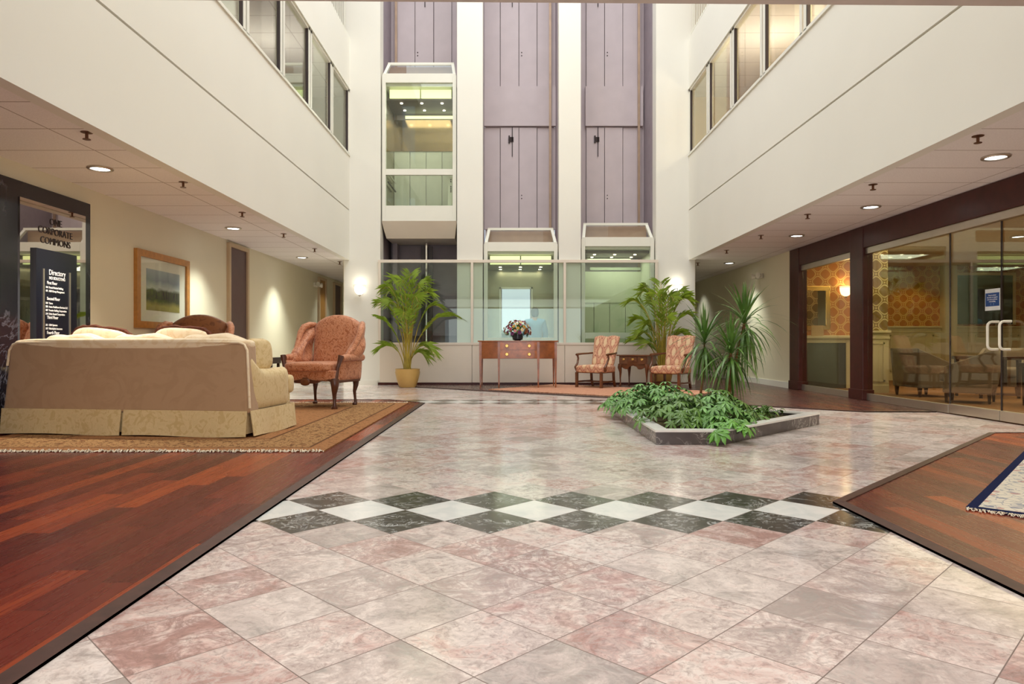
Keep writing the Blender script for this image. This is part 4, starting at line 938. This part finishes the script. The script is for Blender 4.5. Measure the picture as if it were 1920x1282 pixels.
et = empty('side_table', (-3.24, 9.12, .022), 0); tag(et, 'small dark side table between the two wing chairs', 'table')
B(-.17, .17, -.17, .17, .54, .62).build('tabletop', M['dk'], et, bevel=.005)
for a in (-1, 1):
    for b in (-1, 1): B(a * .14 - .015, a * .14 + .015, b * .14 - .015, b * .14 + .015, 0, .54).build('leg', M['dk'], et)

# ---------------------------------------------------------------- patterned open armchairs
def open_armchair():
    r = empty('open_armchair'); T = M['tap']; Wd = M['walnut']
    MB().puff((0, .0, .335), (.30, .28, .065), 6, 12, dz=lambda q: q + Vector((0, 0, .02 * (1 - (q.x / .3) ** 2) if q.z > 0 else 0))).build('seat', T, r, smooth=True)
    m = MB(); m.pad(lambda u, v: (Vector((u * (.255 + .02 * v), -.25 - .09 * (v + 1), .665 + (.285 - .012 * math.cos(u * 6.28)) * v)), Vector((0, .95, .3))), 14, 14, .045, 10); m.build('backrest', T, r, smooth=True)
    B(-.27, .27, -.24, .25, .265, .29).build('seat_rail', Wd, r)
    for x in (-.26, .26):
        MB().tube([(x, .24, 0), (x, .24, .28)], [.030, .032], 4).build('leg', Wd, r)
        MB().tube([(x * .92, -.30, 0), (x * .92, -.25, .12), (x * .92, -.235, .30)], [.026, .026, .028], 4).build('leg', Wd, r)
        B(min(x * .96 - .012, x * .96 + .012), max(x * .96 - .012, x * .96 + .012), -.27, .23, .09, .12).build('stretcher', Wd, r)
        s = math.copysign(1, x)
        MB().tube([(s * .30, .17, .30), (s * .315, .20, .37), (s * .315, .13, .45), (s * .325, .09, .53), (s * .325, .12, .605)], [.026, .026, .02, .018, .02], 8).build('arm_support', Wd, r, smooth=True)
        MB().tube([(s * .25, -.33, .63), (s * .29, -.2, .622), (s * .325, -.02, .615), (s * .33, .13, .605), (s * .325, .155, .60)], [.018, .018, .019, .024, .02], 8).build('armrest', Wd, r, smooth=True)
    B(-.25, .25, -.03, -.005, .09, .12).build('stretcher', Wd, r)
    return r
def at(FRx, FRy):  # place from front-right (viewer) leg, chair facing (-.616,-.788)
    u_ = Vector((-.788, .616)); v_ = Vector((.616, .788)); c = Vector((FRx, FRy)) + u_ * .26 + v_ * .24; return c
oc = open_armchair(); c = at(1.64, 12.52); oc.location = (c.x, c.y, .022); oc.rotation_euler.z = R(142); tag(oc, 'tapestry covered open armchair at the left of the walnut lowboy', 'armchair', 'patterned open armchairs')
o2 = copy_tree(oc); c = at(2.93, 12.05); o2.location = (c.x, c.y, .022); o2.rotation_euler.z = R(142); tag(o2, 'tapestry covered open armchair at the right of the walnut lowboy, behind the planter', 'armchair', 'patterned open armchairs')
lb_ = empty('lowboy', (0, 0, .022), R(142)); tag(lb_, 'antique walnut lowboy with brass pulls between the patterned armchairs', 'table')
c = Vector((2.05, 12.97)) + Vector((.788, -.616)) * .27 + Vector((.616, .788)) * .19; lb_.location = (c.x, c.y, .022)
B(-.33, .33, -.22, .22, .575, .60).build('tabletop', M['walnut'], lb_, bevel=.006)
B(-.29, .29, -.19, .19, .40, .575).build('body', M['walnut'], lb_, bevel=.004)
for x in (-.19, 0, .19):
    d = B(x - .085, x + .085, .185, .20, .43 if x else .47, .56).build('drawer', M['walnut'], lb_, bevel=.004)
    m = MB(); m.puff((x, .205, .515), (.028, .006, .018), 2, 6).tube([(x - .02, .205, .515), (x, .222, .495), (x + .02, .205, .515)], .004, 6); m.build('brass_pull', M['brass'], d)
m = MB(); vs = []
for i in range(17):
    u = -1 + i / 8; zb = .40 - .07 * abs(math.sin(u * 3.14)) ** 1 * (1 if abs(u) > .3 else .4)
    vs += [(u * .28, .17, zb), (u * .28, .17, .42), (u * .28, .19, zb), (u * .28, .19, .42)]
fs = []
for i in range(16):
    a = i * 4; b = a + 4; fs += [(a + 2, b + 2, b + 3, a + 3), (a, a + 1, b + 1, b), (a, b, b + 2, a + 2)]
m.add(vs, fs).build('apron', M['walnut'], lb_)
for x in (-.27, .27):
    for y in (-.17, .17): 
        prof = [(.008, 0, .022), (.008, .02, .024), (0, .05, .012), (-.004, .16, .014), (.0, .27, .024), (.012, .36, .040), (0, .42, .046)]
        MB().tube([(x + math.copysign(d, x), y + math.copysign(d, y), z) for d, z, _ in prof], [q for _, _, q in prof], 10).build('leg', M['walnut'], lb_, smooth=True)

# ---------------------------------------------------------------- sideboard with flowers
sb = empty('sideboard', (.14, 12.95, .011)); tag(sb, 'bow front mahogany sideboard on tall tapered legs below the middle elevator', 'sideboard')
def bow(x): return -.24 - .05 * math.cos(x / .71 * math.pi / 2) ** 1
def bowprism(x0, x1, z0, z1, dy=0.0, back=None, n=12):
    xs = [x0 + (x1 - x0) * i / n for i in range(n + 1)]
    f = [(x, bow(x) - dy) for x in xs]; b = [(x, (bow(x) + .012) if back is None else back) for x in xs[::-1]]
    return MB().prism(f + b, z0, z1)
bowprism(-.74, .74, .85, .872, .02, .26).build('tabletop', M['mahog2'], sb, bevel=.004)
bowprism(-.71, .71, .54, .85, 0, .25).build('body', M['mahog2'], sb)
for z0, z1 in ((.705, .845), (.55, .695)):
    d = bowprism(-.34, .36, z0, z1, .010).build('drawer', plain('flame_mahogany', srgb(170, 96, 46), .2, var=.35, scale=9, coat=.5), sb)
    for x in (-.205, .205):
        MB().tube([(x, bow(x) - .012, (z0 + z1) / 2), (x, bow(x) - .035, (z0 + z1) / 2)], [.034, .026], 16).build('brass_knob', M['brass'], d, smooth=True)
for a, b in ((-.70, -.36), (.38, .70)):
    bowprism(a, b, .55, .845, .010).build('door', M['mahog2'], sb)
for x in (-.69, -.35, .37, .69):
    y = bow(x) + .02 - .012
    MB().tube([(x, y, 0), (x, y, .06), (x, y, .54), (x, y, .85)], [.014, .018, .030, .032], 4).build('leg', M['mahog2'], sb)
for x in (-.68, .68): MB().tube([(x, .22, 0), (x, .22, .56)], [.014, .030], 4).build('leg', M['mahog2'], sb)
fa = empty('flower_arrangement', (.135, 12.90, .884)); tag(fa, 'round bouquet of pink, cream and purple flowers on the sideboard', 'flowers')
MB().lathe([(.05, 0), (.09, .02), (.10, .07), (.085, .12), (.09, .14)], n=20).build('vase', plain('dark_blue_vase', srgb(48, 52, 64), .2), fa, smooth=True)
m = MB(); rr = random.Random(11)
for k in range(150):
    th = rr.uniform(0, 6.28); ph = math.acos(rr.uniform(-.15, 1)); rad = rr.uniform(.20, .30)
    d = Vector((math.sin(ph) * math.cos(th), math.sin(ph) * math.sin(th) * .75, math.cos(ph) * .95)); p = d * rad + Vector((0, 0, .14)); e = d.cross(Vector((0, 0, 1)));
    e = e.normalized() * .014 if e.length > .01 else Vector((.014, 0, 0))
    b = p - d * .11; mm = (p + b) / 2
    m.add([b, mm + e, p, mm - e], [(0, 1, 2, 3)])
m.build('foliage', M['leaf'], fa, merge=False)
fcol = [plain('pink_petal', srgb(226, 150, 150), .6), plain('cream_petal', srgb(240, 218, 180), .6), plain('purple_petal', srgb(120, 60, 110), .6), plain('magenta_petal', srgb(180, 70, 100), .6), plain('gold_petal', srgb(206, 160, 74), .6), plain('rust_petal', srgb(150, 84, 50), .6)]
def bloom(c):
    m = MB()
    for ring, n, r0, tl in ((0, 7, .036, .25), (1, 6, .024, .9), (2, 4, .013, 1.3)):
        for k in range(n):
            a = 2 * math.pi * k / n + ring * .5; d = Vector((math.cos(a), math.sin(a), 0)); t = Vector((-d.y, d.x, 0)); up = Vector((0, 0, 1))
            tip = d * r0 * math.cos(tl) + up * r0 * math.sin(tl); md = tip * .6
            m.add([Vector((0, 0, 0)), md + t * r0 * .42, tip, md - t * r0 * .42], [(0, 1, 2, 3)])
    m.puff((0, 0, .006), (.010, .010, .010), 2, 2)
    return m
protos = {}
for k in range(64):
    ga = k * 2.39996; zc = 1 - (k + .5) / 64 * 1.12; rxy = math.sqrt(max(0, 1 - zc * zc)); d = Vector((math.cos(ga) * rxy, math.sin(ga) * rxy * .8, zc * .9)); ci = rr.randrange(6)
    p = d * rr.uniform(.215, .265) + Vector((0, 0, .15)); q = d.to_track_quat('Z', 'Y'); sc = rr.uniform(.8, 1.35)
    if ci not in protos: o = bloom(ci).build('flower', fcol[ci], fa, merge=False); protos[ci] = o
    else: o = protos[ci].copy(); col.objects.link(o); o.parent = fa
    o.location = p; o.rotation_mode = 'QUATERNION'; o.rotation_quaternion = q; o.scale = (sc, sc, sc)

# ---------------------------------------------------------------- palms
def frond(m, pts, lw, ll, rr, n=26, droop=.5, start=.3):
    """arching rachis through pts (bezier) with leaflet pairs"""
    P = [Vector(p) for p in pts]
    def bz(t): return P[0] * (1 - t) ** 3 + P[1] * 3 * t * (1 - t) ** 2 + P[2] * 3 * t * t * (1 - t) + P[3] * t ** 3
    q = [bz(i / 12) for i in range(13)]; m.tube(q, [.010 * (1 - i / 14) + .0015 for i in range(13)], 5, 1)
    for k in range(n):
        t = start + (1 - start) * k / (n - 1); c = bz(t); d = (bz(min(1, t + .02)) - bz(t - .02)).normalized(); side = d.cross(Vector((0, 0, 1)))
        if side.length < .05: side = Vector((1, 0, 0))
        side.normalize(); f = math.sin(math.pi * (.12 + .86 * (k / (n - 1)))) ** .6; l = ll * f * rr.uniform(.85, 1.1)
        for s in (-1, 1):
            dd = (side * s * rr.uniform(.5, .8) + d * .8 + Vector((0, 0, rr.uniform(.0, .25)))).normalized(); e = d.cross(dd).cross(dd).normalized() * lw
            a = c; b = c + dd * l * .5; g = c + dd * l + Vector((0, 0, -droop * l * rr.uniform(.6, 1.2)))
            m.add([a, b + e, g, b - e], [(0, 1, 2), (0, 2, 3)], 0)
def palm(name, loc, lb, specs, pot_r, pot_h, seed, stems=9, thick=.012, col_leaf='palm'):
    rr = random.Random(seed); r = empty(name, loc); tag(r, lb, 'potted palm')
    MB().lathe([(pot_r * .62, 0), (pot_r * .68, .01), (pot_r * .86, pot_h * .4), (pot_r, pot_h * .8), (pot_r * .97, pot_h * .93), (pot_r, pot_h), (pot_r * .9, pot_h), (pot_r * .88, pot_h * .9)], n=36).build('pot', M['pot'], r, smooth=True)
    MB().lathe([(.0, pot_h * .905), (pot_r * .87, pot_h * .905)], n=24).build('soil', M['soil'], r)
    for i, (az, z1, reach, z2) in enumerate(specs):
        a = R(az); d = Vector((math.cos(a), math.sin(a), 0)); b = Vector((rr.uniform(-.07, .07), rr.uniform(-.07, .07), pot_h * .88))
        top = b + Vector((0, 0, 0)); mid = Vector((d.x * reach * .18, d.y * reach * .18, pot_h + (z1 - pot_h) * .55)); pk = Vector((d.x * reach * .5, d.y * reach * .5, z1 * 1.05)); end = Vector((d.x * reach, d.y * reach, z2))
        m = MB(); frond(m, (top, mid, pk, end), .0044, .36, rr, 17, .30, .34)
        m.build('frond', [M[col_leaf], M['palm_y']], r, merge=False)
    m = MB()
    for k in range(stems):
        a = 6.28 * k / stems; x, y = .05 * math.cos(a), .05 * math.sin(a); lx, ly = rr.uniform(-.05, .05), rr.uniform(-.05, .05)
        m.tube([(x, y, pot_h * .88), (x + lx, y + ly, pot_h + .45), (x + 2 * lx, y + 2 * ly, pot_h + .75)], [thick, thick * .8, thick * .4], 6)
    o = m.build('stems', M['palm_y'], r, smooth=True)
    return r
# (azimuth, peak z, reach, tip z)
s1 = [(80, 2.25, .20, 2.15), (150, 2.2, .35, 2.0), (200, 2.1, .5, 1.8), (30, 2.15, .4, 1.95), (-40, 2.1, .35, 1.85), (260, 2.15, .3, 1.95), (175, 1.75, .62, 1.55), (10, 1.75, .70, 1.45), (-5, 1.5, 1.0, 1.32), (185, 1.25, .6, 1.35),
      (-60, 1.9, .5, 1.6), (120, 1.9, .5, 1.7), (-20, 1.0, .62, .55), (200, .95, .6, .66), (230, 1.8, .5, 1.5), (60, 1.9, .5, 1.65), (-10, 2.0, .5, 1.7), (165, 2.0, .45, 1.75), (-90, 1.6, .6, 1.3), (350, .8, .4, .5), (100, 1.4, .3, 1.5)]
palm('potted_palm', (-1.95, 13.15, .0005), 'feathery potted palm in a mustard pot at the left of the elevator screen', s1, .235, .35, 3)
s2 = [(85, 2.05, .25, 2.0), (150, 2.0, .45, 1.75), (190, 1.8, .75, 1.55), (20, 2.0, .5, 1.75), (-20, 1.95, .6, 1.5), (240, 1.9, .4, 1.7), (170, 1.45, .6, 1.2), (0, 1.6, .65, 1.25), (200, 1.2, .6, .9), (-30, 1.2, .5, .9), (110, 1.8, .4, 1.6), (60, 1.9, .4, 1.7), (270, 1.5, .5, 1.2), (215, .95, .5, .75), (320, 1.0, .5, .8), (180, 2.0, .4, 1.85), (175, 1.0, .65, .85), (345, 1.9, .55, 1.65), (290, 1.9, .4, 1.6), (195, 1.35, .4, 1.1)]
palm('potted_palm', (2.90, 13.25, .011), 'darker potted palm behind the right patterned armchair', s2, .20, .32, 9, 10, .014)

# ---------------------------------------------------------------- planter
pt = empty('marble_planter', (0, 0, 0)); tag(pt, 'low angular marble planter bed with pale rim in the middle of the floor', 'planter')
PO = [(1.18, 5.62), (1.73, 5.62), (3.14, 7.05), (1.95, 8.30), (1.18, 8.25)]
def inset(poly, d):
    n = len(poly); out = []
    for i in range(n):
        p0, p1, p2 = [Vector(poly[(i + k) % n]) for k in (-1, 0, 1)]
        e1 = (p1 - p0).normalized(); e2 = (p2 - p1).normalized(); n1 = Vector((-e1.y, e1.x)); n2 = Vector((-e2.y, e2.x)); b = (n1 + n2); b = b / b.dot(n1); out.append(tuple(p1 + b * d))
    return out
def ring(po, pi, z0, z1):
    n = len(po); vs = [(x, y, z0) for x, y in po] + [(x, y, z1) for x, y in po] + [(x, y, z1) for x, y in pi] + [(x, y, z0) for x, y in pi]; fs = []
    for i in range(n):
        j = (i + 1) % n; fs += [(i, j, n + j, n + i), (n + i, n + j, 2 * n + j, 2 * n + i), (2 * n + i, 2 * n + j, 3 * n + j, 3 * n + i), (3 * n + i, 3 * n + j, j, i)]
    return MB().add(vs, fs)
ring(PO, inset(PO, .09), .001, .102).build('marble_side', M['planterm'], pt)
ring(inset(PO, -.006), inset(PO, .11), .102, .118).build('rim', M['rimm'], pt)
MB().prism(inset(PO, .08), .001, .075).build('soil', M['soil'], pt)
SZ = .075
def leaflet(m, c, d, up, l, wd, droop, mi=0):
    d = d.normalized(); s = d.cross(up); s = s.normalized() if s.length > .01 else Vector((1, 0, 0)); dn = Vector((0, 0, -1))
    p0 = c; p1 = c + d * l * .35 + dn * droop * l * .08; p2 = c + d * l * .7 + dn * droop * l * .35; p3 = c + d * l + dn * droop * l * .8; f = up * wd * .25
    m.add([p0, p1 + s * wd * .8 + f, p1, p1 - s * wd * .8 + f, p2 + s * wd + f, p2, p2 - s * wd + f, p3], [(0, 1, 2), (0, 2, 3), (1, 4, 5, 2), (2, 5, 6, 3), (4, 7, 5), (5, 7, 6)], mi)
def umbrella_plant(loc, rad, h, n, seed, lb, mat, lean=(0, 0)):
    n = int(n * 1.7)
    rr = random.Random(seed); r = empty('umbrella_plant', loc); tag(r, lb, 'plant', 'leafy plants in the marble planter')
    m = MB(); ms = MB()
    for k in range(n):
        th = rr.uniform(0, 6.28); q = rr.random() ** .5; z = h * (1 - .75 * q * q) * rr.uniform(.65, 1.05); p = Vector((math.cos(th) * rad * q + lean[0] * q, math.sin(th) * rad * q + lean[1] * q, z))
        root = Vector((rr.uniform(-.08, .08), rr.uniform(-.08, .08), 0)); ms.tube([root, (root + p) / 2 + Vector((0, 0, .06)), p], .0035, 4)
        out = Vector((math.cos(th), math.sin(th), 0)) * q * .8; up = (Vector((0, 0, 1)) + out).normalized(); a0 = Vector((1, 0, 0)); e1 = (a0 - up * a0.dot(up)).normalized(); e2 = up.cross(e1); nl = rr.choice((6, 7, 8)); L_ = rr.uniform(.06, .10)
        for i in range(nl):
            a = 6.28 * i / nl + th; leaflet(m, p, e1 * math.cos(a) + e2 * math.sin(a), up, L_ * rr.uniform(.85, 1.1), L_ * .19, rr.uniform(.3, .8))
    m.build('foliage', mat, r, merge=False); ms.build('stems', M['leaf_d'], r)
U = [((1.55, 7.75, SZ), .42, .30, 50, 'leaf', 'medium green umbrella plant at the back left corner of the planter', (-.12, 0)),
     ((1.62, 7.05, SZ), .42, .36, 60, 'leaf', 'tallest bushy umbrella plant at the left middle of the planter', (-.12, 0)),
     ((1.60, 6.40, SZ), .36, .30, 50, 'leaf_d', 'dark umbrella plant spilling over the left front side of the planter', (-.12, -.05)),
     ((1.88, 6.35, SZ), .30, .27, 42, 'leaf', 'umbrella plant in the middle front of the planter', (0, -.1)),
     ((2.02, 6.95, SZ), .34, .30, 48, 'leaf_d', 'dark umbrella plant at the foot of the spiky dracaenas', (.05, -.05)),
     ((1.80, 6.02, SZ), .18, .13, 18, 'leaf_l', 'bright green umbrella plant hanging over the front corner of the planter', (.0, -.34))]
for i, (l_, ra, h_, n_, mt, lb, ln) in enumerate(U): umbrella_plant(l_, ra, h_, n_, 20 + i, lb, M[mt], ln)
def low_plant(loc, seed, lb, n=22, rad=.2):
    rr = random.Random(seed); r = empty('low_leafy_plant', loc); tag(r, lb, 'plant', 'low dark plants at the right of the planter')
    m = MB()
    for k in range(n):
        a = rr.uniform(0, 6.28); el = rr.uniform(.2, 1.1); d = Vector((math.cos(a) * math.cos(el), math.sin(a) * math.cos(el), math.sin(el))); c = Vector((rr.uniform(-.08, .08), rr.uniform(-.08, .08), .0))
        c2 = c + d * rad * .5; m.tube([c, c2], .003, 3); leaflet(m, c2, d + Vector((0, 0, -.2)), Vector((0, 0, 1)), rr.uniform(.10, .16), .028, 1.0)
    m.build('foliage', M['leaf_d'], r, merge=False)
low_plant((2.25, 6.62, SZ), 1, 'low dark leafy plant near the front right rim of the planter'); low_plant((2.50, 6.95, SZ), 2, 'low dark leafy plant in the middle of the right arm of the planter')
low_plant((2.68, 7.12, SZ), 4, 'smallest low plant toward the right tip of the planter', 14, .13); low_plant((2.38, 7.12, SZ), 5, 'low dark leafy plant right of the dracaena trunks', 18, .16)
def dracaena(lb, base, trunk, crowns, seed):
    rr = random.Random(seed); r = empty('dracaena', base); tag(r, lb, 'plant', 'spiky dracaenas in the planter'); b = Vector(base)
    for (p, n, L_) in crowns:
        c = Vector(p) - b; st = [Vector((0, 0, 0)) + Vector((0, 0, 0)), c * .35 + Vector((.02, 0, .03)), c * .7 + Vector((.01, 0, 0)), c]
        MB().tube(st, [trunk, trunk * .8, trunk * .65, trunk * .5], 8).build('trunk', M['bark'], r, smooth=True)
        m = MB()
        for k in range(n):
            a = k * 2.39996; f = k / n; el = R(86 - 150 * f ** 1.1) + rr.uniform(-.12, .12); d = Vector((math.cos(a) * math.cos(el), math.sin(a) * math.cos(el), math.sin(el)))
            l = L_ * rr.uniform(.75, 1.1) * (.72 if f < .12 else .9 if f < .3 else 1); g = (.25 + 1.1 * f) if f > .12 else .02; N = 7; vs = []; pos = c + Vector((0, 0, .06 - .16 * f)); dd = d.copy(); s = d.cross(Vector((0, 0, 1))); s = s.normalized() if s.length > .05 else Vector((1, 0, 0))
            for i in range(N):
                t = i / (N - 1); wd = .011 * (1 - t ** 2.5) * (.6 + 1.2 * min(t * 3, 1) * .6) + .0006; vs += [pos + s * wd, pos - s * wd]; pos = pos + dd * l / (N - 1); dd = (dd + Vector((0, 0, -g * .30))).normalized()
            m.add(vs, [(2 * i, 2 * i + 1, 2 * i + 3, 2 * i + 2) for i in range(N - 1)])
        m.build('leaf_crown', M['leaf_d'], r, merge=False, smooth=True)
def pp(px, py, Y): return ((px - CX) * Y / F, Y, H + (CY - py) * Y / F)
dracaena('tall spiky dracaena with two drooping crowns, right one of the pair', (2.26, 7.40, SZ), .030, [(pp(1396, 606, 7.5), 90, .56), (pp(1370, 662, 7.25), 80, .50)], 1)
dracaena('thin spiky dracaena with a single crown, left one of the pair', (2.06, 7.62, SZ), .016, [(pp(1321, 642, 7.5), 75, .50)], 2)

# ---------------------------------------------------------------- person in the middle cab (seen from behind)
def skin_body(name, verts, edges, rad, mat, parent, lvl=2, root=0):
    me = bpy.data.meshes.new(name); me.from_pydata(verts, edges, []); me.materials.append(mat); o = bpy.data.objects.new(name, me); col.objects.link(o); o.parent = parent
    s = o.modifiers.new('skin', 'SKIN'); s.use_smooth_shade = True; sv = me.skin_vertices[0].data if me.skin_vertices else None
    return o, s
def bake_skin(name, verts, edges, rad, mat, parent):
    bm = bmesh.new(); lay = bm.verts.layers.skin.verify(); bv = [bm.verts.new(v) for v in verts]
    for v, r_ in zip(bv, rad): v[lay].radius = r_ if isinstance(r_, tuple) else (r_, r_)
    bv[0][lay].use_root = True
    for a, b in edges: bm.edges.new((bv[a], bv[b]))
    me = bpy.data.meshes.new(name); bm.to_mesh(me); bm.free(); me.materials.append(mat)
    o = bpy.data.objects.new(name, me); col.objects.link(o); o.parent = parent
    s = o.modifiers.new('skin', 'SKIN'); s.use_smooth_shade = True; b = o.modifiers.new('sub', 'SUBSURF'); b.levels = 2; b.render_levels = 2
    return o
pe = empty('person', (.52, 14.72, 0.0), 0); tag(pe, 'person in a light blue shirt standing in the middle elevator, back to the camera', 'person')
# facing +y (away); pelvis first
V = [(0, 0, .86), (0, .0, 1.02), (0, -.01, 1.18), (0, 0, 1.30), (0, .01, 1.375), (0, .02, 1.43), (0, .03, 1.49), (0, .03, 1.545),
     (-.17, 0, 1.29), (-.22, .02, 1.05), (-.21, .14, .86), (-.20, .20, .80), (.17, 0, 1.29), (.23, .02, 1.05), (.21, .12, .86), (.20, .18, .80),
     (-.09, 0, .80), (-.10, .01, .46), (-.10, -.02, .10), (-.10, .08, .055), (.09, 0, .80), (.10, .01, .46), (.10, -.02, .10), (.10, .08, .055)]
Ed = [(0, 1), (1, 2), (2, 3), (3, 4), (4, 5), (5, 6), (6, 7), (3, 8), (8, 9), (9, 10), (10, 11), (3, 12), (12, 13), (13, 14), (14, 15), (0, 16), (16, 17), (17, 18), (18, 19), (0, 20), (20, 21), (21, 22), (22, 23)]
Ra = [(.14, .10), (.125, .09), (.15, .10), (.12, .08), .052, .062, .075, .055, .055, .042, .033, .035, .055, .042, .033, .035, .08, .055, .038, .035, .08, .055, .038, .035]
# five fingers and a thumb per hand
for s, wi in ((-1, 11), (1, 15)):
    w0 = V[wi]
    for k in range(4):
        n0 = len(V); bx = w0[0] + (k - 1.5) * .021; ln = (.075, .085, .08, .062)[k]
        V += [(bx, w0[1] + .035, w0[2] - .03), (bx, w0[1] + .04 + ln * .5, w0[2] - .05 - ln * .35), (bx, w0[1] + .035 + ln * .7, w0[2] - .05 - ln * .8)]
        Ed += [(wi, n0), (n0, n0 + 1), (n0 + 1, n0 + 2)]; Ra += [.010, .009, .008]
    n0 = len(V); V += [(w0[0] - s * .035, w0[1] + .02, w0[2] - .01), (w0[0] - s * .05, w0[1] + .06, w0[2] - .03)]; Ed += [(wi, n0), (n0, n0 + 1)]; Ra += [.011, .009]
body = bake_skin('body', V, Ed, Ra, M['skin'], pe)
MB().puff((0, .035, 1.475), (.072, .092, .108), 2.2, 10).build('head', M['skin'], pe, smooth=True)
m = MB()
for s in (-1, 1): m.puff((s * .075, .03, 1.47), (.012, .02, .03), 2, 4)
m.puff((0, .13, 1.46), (.012, .018, .022), 2, 4); m.build('ears_and_nose', M['skin'], pe, smooth=True)
m = MB()
for s in (-1, 1): m.puff((s * .028, .118, 1.485), (.012, .008, .008), 2, 4)
m.build('eyes', M['shoe'], pe, smooth=True); MB().puff((0, .122, 1.425), (.022, .008, .006), 2, 4).build('mouth', plain('lips', srgb(160, 90, 84), .5), pe, smooth=True)
MB().puff((0, .012, 1.505), (.084, .098, .095), 2.3, 10, dz=lambda q: q + Vector((0, 0, -.03 if q.y < -.03 and q.z < 0 else 0))).build('hair', M['hair'], pe, smooth=True)
sv = [(0, 0, .86), (0, 0, 1.02), (0, -.01, 1.18), (0, 0, 1.30), (0, .01, 1.365), (-.17, 0, 1.29), (-.225, .02, 1.04), (-.215, .11, .92), (.17, 0, 1.29), (.235, .02, 1.04), (.215, .10, .92)]
bake_skin('shirt', sv, [(0, 1), (1, 2), (2, 3), (3, 4), (3, 5), (5, 6), (6, 7), (3, 8), (8, 9), (9, 10)], [(.165, .125), (.15, .115), (.175, .125), (.145, .10), .062, .075, .062, .052, .075, .062, .052], M['shirt'], pe)
tv = [(0, 0, .86), (-.09, 0, .80), (-.10, .01, .46), (-.10, -.02, .10), (.09, 0, .80), (.10, .01, .46), (.10, -.02, .10)]
bake_skin('trousers', tv, [(0, 1), (1, 2), (2, 3), (0, 4), (4, 5), (5, 6)], [(.15, .115), .10, .075, .062, .10, .075, .062], M['trous'], pe)
for s in (-1, 1): MB().puff((s * .10, .06, .045), (.05, .13, .045), 3, 6).build('shoe', M['shoe'], pe, smooth=True)
